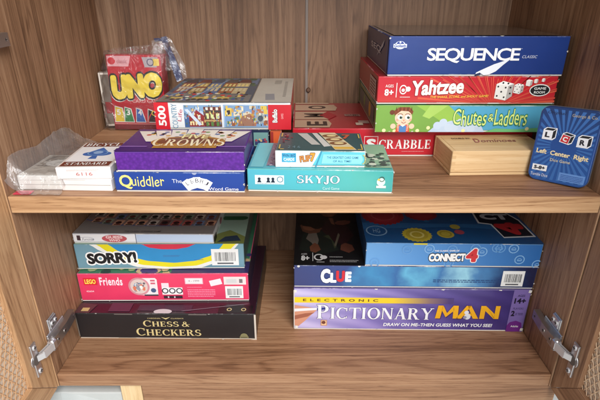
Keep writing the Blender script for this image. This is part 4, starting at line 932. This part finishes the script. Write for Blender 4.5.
sw2, sd2, sh2 = .2950, .250, .0500; sz = .1165
r, lid = game_box('game_box', 'grey blue game box with curved yellow stripe and fat black capitals', 'game box', (-.3990, .1310, sz), R(.6), sw2, sd2, sh2, (112, 152, 168), top=(150, 180, 160), side=(58, 92, 86), wear=(120, 160, 170))
a = Art(lid, 'front', sw2, sd2, sh2, 'stripes')
def band(f0, f1, m, l, u0=.13, u1=.97, n=26):
    pts = [(u0+(u1-u0)*i/n, f0(i/n)) for i in range(n+1)]+[(u0+(u1-u0)*i/n, f1(i/n)) for i in range(n, -1, -1)]
    a.poly(pts, m, l)
def curve(pts):
    def f(t):
        t = max(pts[0][0], min(pts[-1][0], t))
        for (x0, y0), (x1, y1) in zip(pts, pts[1:]):
            if t <= x1: q = (t-x0)/(x1-x0); q = q*q*(3-2*q)*.5+q*.5; return y0+(y1-y0)*q
        return pts[-1][1]
    return f
def cb(pts, m, l):
    g_ = curve(pts); a0, a1 = pts[0][0], pts[-1][0]; band(lambda t: g_(a0+(a1-a0)*t), lambda t: 1, m, l, a0, a1, 40)
cb([(.095, 1), (.16, .72), (.26, .30), (.36, .08), (.52, .0), (.72, .02), (.84, .25), (.93, .70), (.97, 1)], (232, 232, 226), 1)
cb([(.136, 1), (.20, .70), (.30, .34), (.40, .16), (.55, .08), (.70, .12), (.82, .34), (.91, .72), (.955, 1)], (226, 214, 30), 2)
cb([(.205, 1), (.26, .74), (.34, .46), (.44, .32), (.58, .25), (.70, .32), (.79, .50), (.85, .76), (.88, 1)], (44, 138, 196), 3)
cb([(.40, 1), (.45, .86), (.52, .80), (.60, .80), (.66, .86), (.72, 1)], (204, 44, 70), 4)
a.lines(.52, .50, .62, .58, 2, (70, 110, 160), 5); a.lines(.70, .36, .76, .40, 1, (70, 110, 160), 5); a.done()
a = Art(lid, 'front', sw2, sd2, sh2, 'lettering')
a.text('SORRY!', .070, .24, .362, .68, (20, 20, 24), 8, bold=.055, rot=2.0, sp=.95, out=(242, 242, 240), outw=.10); a.done()
a = Art(lid, 'front', sw2, sd2, sh2, 'barcode_label'); a.barcode(.805, .14, .965, .80, 7, 8); a.done()
a = Art(lid, 'top', sw2, sd2, sh2, 'lid_picture'); a.rect(.80, 0, 1, 1, (146, 176, 160), 1)
for v in (.40, .55, .70, .85):
    for u in (.86, .92, .97): a.disc(u, v, .03, (30, 90, 56), 2, sq=1.0)
    a.rect(.84, v-.035, .97, v+.03, (36, 96, 60), 2.5)
a.poly([(.80, 0), (1, 0), (1, .10), (.90, .20), (.80, .12)], (120, 130, 70), 3); a.poly([(.84, .02), (.98, .04), (.95, .12), (.88, .1)], (44, 60, 80), 3.5); a.done()

nw, nd, nh = .2440, .235, .0190; nz_ = .1667
r, lid = game_box('game_box', 'thin white game box with photo tiles on its lid', 'game box', (-.3985, .1355, nz_), R(-.5), nw, nd, nh, gradmat('white_blue', 'X', nw, [(0, (236, 234, 234)), (.445, (234, 236, 240)), (.455, (190, 208, 234)), (1, (196, 214, 238))]), top=P((140, 136, 134), .25, coat=.5), side=(226, 224, 224), wear=(200, 200, 205))
a = Art(lid, 'front', nw, nd, nh, 'lettering')
a.disc(.09, .42, .22, (200, 200, 206), 2, sq=3.6); a.disc(.09, .42, .17, (240, 240, 240), 2.3, sq=3.8); a.rect(.03, .3, .055, .8, (70, 50, 56), 3); a.text('Funtime', .065, .3, .15, .55, (90, 90, 110), 3, bold=0, shear=.3)
a.disc(.295, .5, .38, (190, 84, 92), 2, sq=3.0); a.text('GUESS', .235, .50, .355, .80, (236, 200, 200), 4, bold=.05); a.text('WHO', .255, .2, .335, .46, (236, 200, 200), 4, bold=.05); a.rect(.446, 0, .450, 1, (70, 80, 110), 3); a.done()
a = Art(lid, 'top', nw, nd, nh, 'lid_picture'); rd = random.Random(12)
a.poly([(.01, .20), (.30, .13), (.99, .15), (.99, .98), (.01, .98)], (140, 120, 116), 1); a.poly([(.01, .22), (.14, .16), (.30, .125), (.62, .12), (.99, .15), (.99, .165), (.62, .135), (.30, .145), (.14, .18), (.01, .24)], (96, 104, 140), 2)
for j in range(5):
    for i in range(12):
        u, v = -.02+.085*i-.015*j, .205+.105*j-.025*min(i, 3)
        if u > .93 or u < .02: continue
        a.poly([(u, v), (u+.065, v), (u+.075, v+.085), (u+.01, v+.085)], rd.choice([(214, 204, 196), (196, 96, 92), (110, 66, 66), (220, 168, 140), (150, 170, 150), (120, 140, 180)]), 3)
        a.disc(u+.036, v+.045, .024, rd.choice([(60, 30, 34), (40, 34, 36), (110, 60, 54), (50, 66, 54)]), 4, 10); a.rect(u+.012, v+.004, u+.062, v+.02, rd.choice([(50, 30, 34), (96, 40, 44), (40, 54, 44)]), 4)
a.text('THE CLASSIC GUESSING GAME', .36, .025, .62, .045, (66, 62, 66), 2, bold=.01); a.done()
a = Art(lid, 'right', nw, nd, nh, 'end_print'); a.disc(.30, .5, .3, (160, 80, 96), 2, sq=1.6); a.rect(0, 0, .10, .6, (24, 22, 24), 2); a.lines(.12, .3, .2, .6, 2, (90, 90, 100), 2); a.done()

# ================================================================== LOWER SHELF, right pile
kw, kd, kh = .4160, .270, .0905
def pictmat():
    m, nt, b = newmat('violet_print'); tc = N(nt, 'ShaderNodeTexCoord'); sp = N(nt, 'ShaderNodeSeparateXYZ'); nt.links.new(tc.outputs['Object'], sp.inputs[0])
    dv = N(nt, 'ShaderNodeMath', operation='DIVIDE'); dv.inputs[1].default_value = kw; nt.links.new(sp.outputs['X'], dv.inputs[0])
    mp = N(nt, 'ShaderNodeMapping'); mp.inputs['Location'].default_value = (.06, 0, .12); mp.inputs['Scale'].default_value = (.6, 1, 1.6); nt.links.new(tc.outputs['Object'], mp.inputs['Vector'])
    wv = N(nt, 'ShaderNodeTexWave', wave_type='RINGS', rings_direction='Y'); wv.inputs['Scale'].default_value = 9; wv.inputs['Distortion'].default_value = 2.2; wv.inputs['Detail'].default_value = 0
    nt.links.new(mp.outputs[0], wv.inputs['Vector'])
    r1 = ramp(nt, [(0, (176, 168, 214)), (.3, (130, 118, 186)), (.6, (84, 70, 142)), (.85, (62, 48, 116)), (1, (56, 42, 106))]); nt.links.new(dv.outputs[0], r1.inputs[0])
    r2 = ramp(nt, [(0, (205, 196, 232)), (.3, (158, 144, 206)), (.6, (98, 84, 158)), (.85, (70, 55, 126)), (1, (60, 46, 112))]); nt.links.new(dv.outputs[0], r2.inputs[0])
    mx = N(nt, 'ShaderNodeMix', data_type='RGBA'); nt.links.new(wv.outputs['Fac'], mx.inputs[0]); nt.links.new(r1.outputs[0], mx.inputs[6]); nt.links.new(r2.outputs[0], mx.inputs[7])
    nt.links.new(mx.outputs[2], b.inputs['Base Color']); b.inputs['Roughness'].default_value = .35; b.inputs['Coat Weight'].default_value = .2; return m
r, lid = game_box('game_box', 'large violet drawing game box with a yellow stripe at the bottom of the right pile', 'game box', (-.0180, .1120, 0), R(-.9), kw, kd, kh, pictmat(), top=(70, 56, 120), side=(120, 110, 160), wear=(120, 106, 160))
a = Art(lid, 'front', kw, kd, kh, 'yellow_stripe')
a.rect(.0, .655, .68, .785, gradmat('stripe', 'X', kw, [(0, (240, 206, 40)), (.42, (240, 204, 44)), (.58, (140, 112, 110)), (.66, (78, 62, 120))]), 1)
a.text('ELECTRONIC', .04, .69, .36, .75, (96, 66, 30), 3, bold=.03, sp=1.9); a.done()
a = Art(lid, 'front', kw, kd, kh, 'lettering')
a.serif([('P', 1.22), ('ICTIONARY', 1)], .10, .27, .602, .61, (238, 238, 244), 5, out=(62, 50, 110), ow=.022)
a.text('DRAW ON ME\u2013THEN GUESS WHAT YOU SEE!', .39, .105, .862, .185, (240, 240, 244), 4, bold=.03, shear=.12); a.done()
a = Art(lid, 'front', kw, kd, kh, 'yellow_lettering')
yl = (240, 176, 30); sh_ = (72, 44, 90)
def cap(x, w, polys):
    for q in polys:
        a.poly([(x+px*w+.004, .31+py*.31-.018) for px, py in q], sh_, 5)
        a.poly([(x+px*w, .31+py*.31) for px, py in q], yl, 6)
cap(.610, .098, [[(0, 0), (.22, 0), (.30, 1), (.08, 1)], [(.22, 0.0), (.245, .30), (.28, 1), (.30, 1)], [(.30, 1), (.5, .42), (.46, .10), (.262, .62)], [(.5, .42), (.74, 1), (.80, .62), (.46, .10)], [(.74, 1), (.96, 1), (1.0, 0), (.78, 0)]])
cap(.700, .096, [[(0, 0), (.24, 0), (.60, 1), (.40, 1)], [(.44, 1), (.60, 1), (1.0, 0), (.76, 0)], [(.30, .22), (.70, .22), (.66, .40), (.36, .40)]])
cap(.800, .082, [[(0, 0), (.25, 0), (.25, 1), (0, 1)], [(.25, 1), (.78, 0), (.78, .36), (.25, 1.0)], [(.25, .98), (.25, .62), (.76, 0), (.80, .05)], [(.76, 0), (1.0, 0), (1.0, 1), (.76, 1)]])
a.disc(.748, .36, .07, (220, 224, 232), 8, sq=.9); a.disc(.742, .46, .045, (226, 228, 236), 8.4); a.disc(.738, .34, .035, (150, 150, 170), 8.6); a.done()
a = Art(lid, 'front', kw, kd, kh, 'age_panel')
a.rect(.925, .0, .995, 1, (122, 102, 166), 2); a.poly([(.925, .0), (.985, .0), (.992, .08), (.985, .22), (.96, .27), (.935, .23), (.925, .15)], (104, 34, 124), 3)
a.text('AGES', .945, .84, .975, .89, (40, 30, 70), 4, bold=.01); a.text('14+', .935, .68, .983, .81, (26, 20, 44), 4, bold=.04); a.text('PLAYERS', .937, .54, .980, .585, (50, 40, 80), 4, bold=0); a.text('2', .932, .38, .948, .51, (26, 20, 44), 4, bold=.05); a.text('or more', .951, .40, .982, .46, (50, 40, 80), 4, bold=0); a.text('Adults', .942, .11, .975, .155, WHITE, 4, bold=.01); a.done()
a = Art(lid, 'front', kw, kd, kh, 'hand_picture')
a.poly([(0, .10), (0, .60), (.05, .56), (.085, .53), (.10, .48), (.075, .36), (.05, .22), (.02, .08)], (206, 146, 118), 2); a.poly([(0, .24), (.06, .32), (.09, .42), (.05, .40), (.0, .34)], (160, 96, 74), 3)
a.poly([(.0, .44), (.115, .49), (.12, .53), (.112, .54), (0, .51)], (230, 230, 232), 4); a.poly([(.10, .47), (.155, .52), (.15, .55), (.10, .53)], (40, 60, 130), 4.5); a.done()
a = Art(lid, 'front', kw, kd, kh, 'picture_badge'); a.rect(.118, .10, .145, .24, (196, 140, 100), 3); a.rect(.121, .115, .142, .225, (226, 190, 150), 4); a.disc(.13, .18, .04, (110, 60, 50), 5); a.done()
a = Art(lid, 'front', kw, kd, kh, 'corner_wear')
for u, v in ((.0, .9), (.005, .04), (.985, .94), (.985, .03), (.34, .985), (.62, .985), (.86, .985)): a.poly([(u, v), (u+.012, v-.01), (u+.014, v+.05), (u+.002, v+.06)], (224, 220, 214), 6)
a.rect(0, .03, .004, .95, (206, 198, 190), 6.5); a.done()

lw_, ld_, lh = .4175, .262, .0445; lz = .0907
clue = gradmat('cloud_print', 'X', lw_, [(0, (52, 60, 112)), (.22, (44, 66, 128)), (.36, (60, 136, 186)), (.44, (46, 100, 160)), (.52, (96, 174, 210)), (.60, (52, 112, 170)), (.68, (150, 206, 226)), (.74, (70, 130, 184)), (.86, (30, 60, 110)), (.95, (26, 30, 66))], noise_amt=.32, noise_scale=16)
r, lid = game_box('game_box', 'dark blue mystery board game box with cloudy sky print in the right pile', 'game box', (-.0176, .1145, lz), R(-.9), lw_, ld_, lh, clue, top=P((22, 22, 30), .25, coat=.5), side=(30, 34, 66), wear=(50, 60, 110))
a = Art(lid, 'front', lw_, ld_, lh, 'lettering')
a.text('C', .112, .20, .152, .86, (238, 240, 244), 5, bold=.07, out=(30, 34, 80), outw=.03); a.text('L', .152, .22, .178, .68, (238, 240, 244), 5, bold=.07); a.text('U', .176, .26, .212, .78, (206, 40, 52), 6, bold=.07); a.text('E', .214, .26, .24, .74, (238, 240, 244), 5, bold=.07); a.done()
a = Art(lid, 'front', lw_, ld_, lh, 'barcode_label'); a.barcode(.862, .12, .952, .82, 2, 11); a.done()
a = Art(lid, 'front', lw_, ld_, lh, 'small_print'); a.lines(.58, .28, .855, .44, 2, (40, 70, 120), 2); a.disc(.27, .99, .05, WHITE, 3); a.disc(.02, .96, .05, (220, 216, 210), 3); a.done()
a = Art(lid, 'top', lw_, ld_, lh, 'figure_picture')
a.rect(0, 0, .30, 1, (16, 17, 20), 1)
def blob(cu, cv, r, m, l, sq=1, rot=0, n=18, j_=.16, sd=0):
    rd = random.Random(sd); a0 = R(rot); kk = ld_/lw_; o = []
    for i in range(n):
        t = 2*math.pi*i/n; q = r*(1+j_*(rd.random()-.5)); x, y = q*sq*math.cos(t), q*math.sin(t)
        o.append((cu+(x*math.cos(a0)-y*math.sin(a0))*kk, cv+x*math.sin(a0)+y*math.cos(a0)))
    a.poly(o, m, l)
# seated man, head turned to the left
a.poly([(.02, .20), (.035, .42), (.07, .52), (.125, .48), (.17, .36), (.195, .20), (.12, .14)], (24, 32, 28), 2)
a.poly([(.050, .36), (.075, .30), (.095, .20), (.108, .34), (.098, .46), (.065, .46)], (104, 96, 88), 2.5)
blob(.072, .53, .095, (92, 56, 40), 3, .82, 20, sd=1); blob(.062, .535, .055, (120, 76, 54), 3.3, .8, 25, sd=2); blob(.078, .62, .075, (18, 13, 11), 3.6, 1.35, -12, sd=3, j_=.3); blob(.098, .56, .05, (18, 13, 11), 3.8, .8, sd=4)
a.poly([(.066, .24), (.088, .30), (.105, .27), (.115, .20), (.09, .16), (.07, .18)], (104, 62, 44), 4)
a.poly([(.13, .40), (.155, .42), (.185, .24), (.175, .22), (.165, .34)], (56, 62, 44), 4)
# woman behind
a.poly([(.12, .50), (.145, .66), (.18, .70), (.235, .62), (.27, .42), (.22, .26), (.17, .34)], (40, 17, 22), 2.2)
blob(.165, .80, .085, (104, 66, 48), 4.4, .8, -10, sd=5); blob(.164, .87, .07, (22, 15, 12), 4.7, 1.2, 0, sd=6, j_=.25); blob(.172, .77, .04, (126, 82, 60), 4.9, .8, sd=9)
a.poly([(.160, .70), (.180, .70), (.188, .58), (.172, .60)], (110, 70, 52), 4.6)
a.poly([(.175, .26), (.183, .25), (.206, .42), (.199, .45)], (96, 88, 74), 5)
a.poly([(.20, .20), (.235, .16), (.262, .20), (.255, .27), (.225, .30), (.205, .27)], (92, 52, 40), 5); blob(.228, .62, .04, (100, 56, 44), 5.2, 1.6, 15, sd=8)
a.text('8+', .03, .055, .065, .12, (214, 214, 214), 6, bold=.04); a.text('AGES', .03, .13, .055, .15, (200, 200, 200), 6, bold=0); a.rect(.078, .05, .0805, .16, (210, 210, 210), 6)
a.ring(.105, .10, .042, .012, (206, 206, 206), 6, sq=.8); a.disc(.125, .10, .024, (206, 206, 206), 6.2); a.lines(.095, .035, .13, .05, 1, (200, 200, 200), 6); a.lines(.15, .04, .27, .075, 2, (160, 160, 160), 6); a.lines(.15, .10, .21, .12, 1, (160, 160, 160), 6); a.done()

ow, od, oh = .2950, .250, .0455; oz = .1355
c4 = gradmat('blue_print', 'X', ow, [(0, (104, 160, 214)), (.4, (74, 136, 200)), (1, (44, 104, 172))])
r, lid = game_box('game_box', 'light blue game box with red and yellow counters pictured on its lid', 'game box', (.1046, .1120, oz), R(-1.2), ow, od, oh, c4, top=P((22, 66, 112), .28, coat=.5), side=(30, 78, 130), wear=(90, 140, 190))
a = Art(lid, 'front', ow, od, oh, 'counter_pattern')
for u, v, al in ((.235, .72, 0), (.36, .76, 1), (.49, .74, 0), (.62, .80, 0), (.055, .15, 0), (.48, .16, 0), (.66, .66, 1), (.74, .83, 0), (.76, .82, 0), (.835, .80, 1), (.88, .34, 1), (.985, .14, 1)):
    c_ = (128, 176, 222) if al else (100, 154, 208)
    a.ring(u, v, .19, .04, c_, 1); a.ring(u, v-.03, .09, .025, c_, 1.4, a0=0, a1=180); a.rect(u-.012, v-.06, u+.012, v-.02, c_, 1.8)
a.done()
a = Art(lid, 'front', ow, od, oh, 'counter_edge'); a.rect(.268, .93, .345, 1, (206, 192, 60), 3); a.done()
a = Art(lid, 'front', ow, od, oh, 'lettering')
wl = lambda x, y: (x, y+.25*(x-.5)**2*0)
a.text('CONNECT', .362, .24, .570, .58, (240, 240, 238), 6, bold=.06, sp=.95, out=(26, 30, 46), outw=.075, rot=1.2); a.text('4', .572, .22, .640, .80, (206, 50, 54), 7, bold=.08, out=(236, 236, 236), outw=.05)
a.text('THE CLASSIC GAME OF', .39, .66, .53, .73, (232, 236, 244), 5, bold=.03, rot=1.2); a.done()
a = Art(lid, 'top', ow, od, oh, 'lid_picture')
a.rect(0, 0, 1, 1, P((26, 78, 130), .28, coat=.5), .5)
a.poly([(0, .20), (.55, .24), (1, .18), (1, .28), (0, .30)], (40, 96, 150), 1)
a.gear(.14, .42, .165, (140, 34, 46), 2, 26, sq=1.0); a.disc(.14, .42, .12, (158, 44, 56), 3); a.ring(.14, .42, .09, .012, (176, 74, 84), 3.4); a.gear(.385, .44, .105, (134, 34, 46), 2, 22, sq=1.2); a.disc(.385, .44, .075, (156, 44, 56), 3, sq=1.2)
a.gear(.305, .115, .105, (186, 170, 56), 4, 20); a.disc(.305, .115, .075, (170, 152, 50), 5); a.ring(.305, .115, .05, .014, (206, 194, 110), 6)
a.disc(.475, .13, .058, (176, 160, 60), 4); a.ring(.475, .13, .042, .010, (150, 134, 44), 5); a.disc(.555, .24, .036, (164, 152, 66), 4); a.disc(.562, .16, .034, (160, 66, 84), 5)
for k_ in range(5): a.disc(.06+.17*k_, .33+.02*(k_ % 2), .02, (44, 100, 150), 1.6)
a.ring(.075, .17, .075, .010, (120, 156, 190), 3); a.text('HG', .055, .14, .095, .2, (120, 156, 190), 3, bold=0)
a.poly([(.80, .08), (.99, .10), (.98, .36), (.93, .50), (.72, .52), (.71, .30), (.78, .28)], (214, 220, 226), 3); a.poly([(.805, .095), (.98, .115), (.97, .35), (.925, .485), (.73, .505), (.722, .315), (.79, .29)], (22, 28, 44), 4)
a.text('4', .80, .12, .96, .32, (178, 40, 48), 6, bold=.09, rot=90); a.text('CT', .75, .36, .93, .46, (200, 206, 214), 6, bold=.06, rot=0); a.done()

# ================================================================== camera, light
cam = bpy.data.cameras.new('camera'); co = bpy.data.objects.new('camera', cam); COL.objects.link(co)
co.location = (-.0067, -.5745, .5653); co.rotation_euler = (R(90-24.042), 0, 0)
cam.sensor_width = 36; cam.lens = 28.08; cam.clip_start = .01; cam.clip_end = 50
SC.camera = co
def area(name, loc, target, sx, sy, power, col):
    l = bpy.data.lights.new(name, 'AREA'); l.shape = 'RECTANGLE'; l.size = sx; l.size_y = sy; l.energy = power; l.color = col
    o = bpy.data.objects.new(name, l); COL.objects.link(o); o.location = loc
    o.rotation_euler = (Vector(target)-Vector(loc)).to_track_quat('-Z', 'Y').to_euler(); return o
area('window_light', (.50, -1.50, 1.62), (-.02, .15, .15), 1.3, 1.0, 62, (1.0, .985, .97))
area('front_fill', (.3, -2.0, .75), (0, .1, .1), 1.8, 1.2, 15, (.96, .98, 1.0))  # added soft fill from the front, stands for no particular lamp
w = bpy.data.worlds.new('World'); SC.world = w; w.use_nodes = True
bg = w.node_tree.nodes['Background']; bg.inputs[0].default_value = (.80, .85, .92, 1); bg.inputs[1].default_value = .25
SC.view_settings.view_transform = 'Standard'; SC.view_settings.look = 'None'; SC.view_settings.exposure = 0; SC.view_settings.gamma = 1
SC.render.engine = 'CYCLES'
SC.cycles.transparent_max_bounces = 16
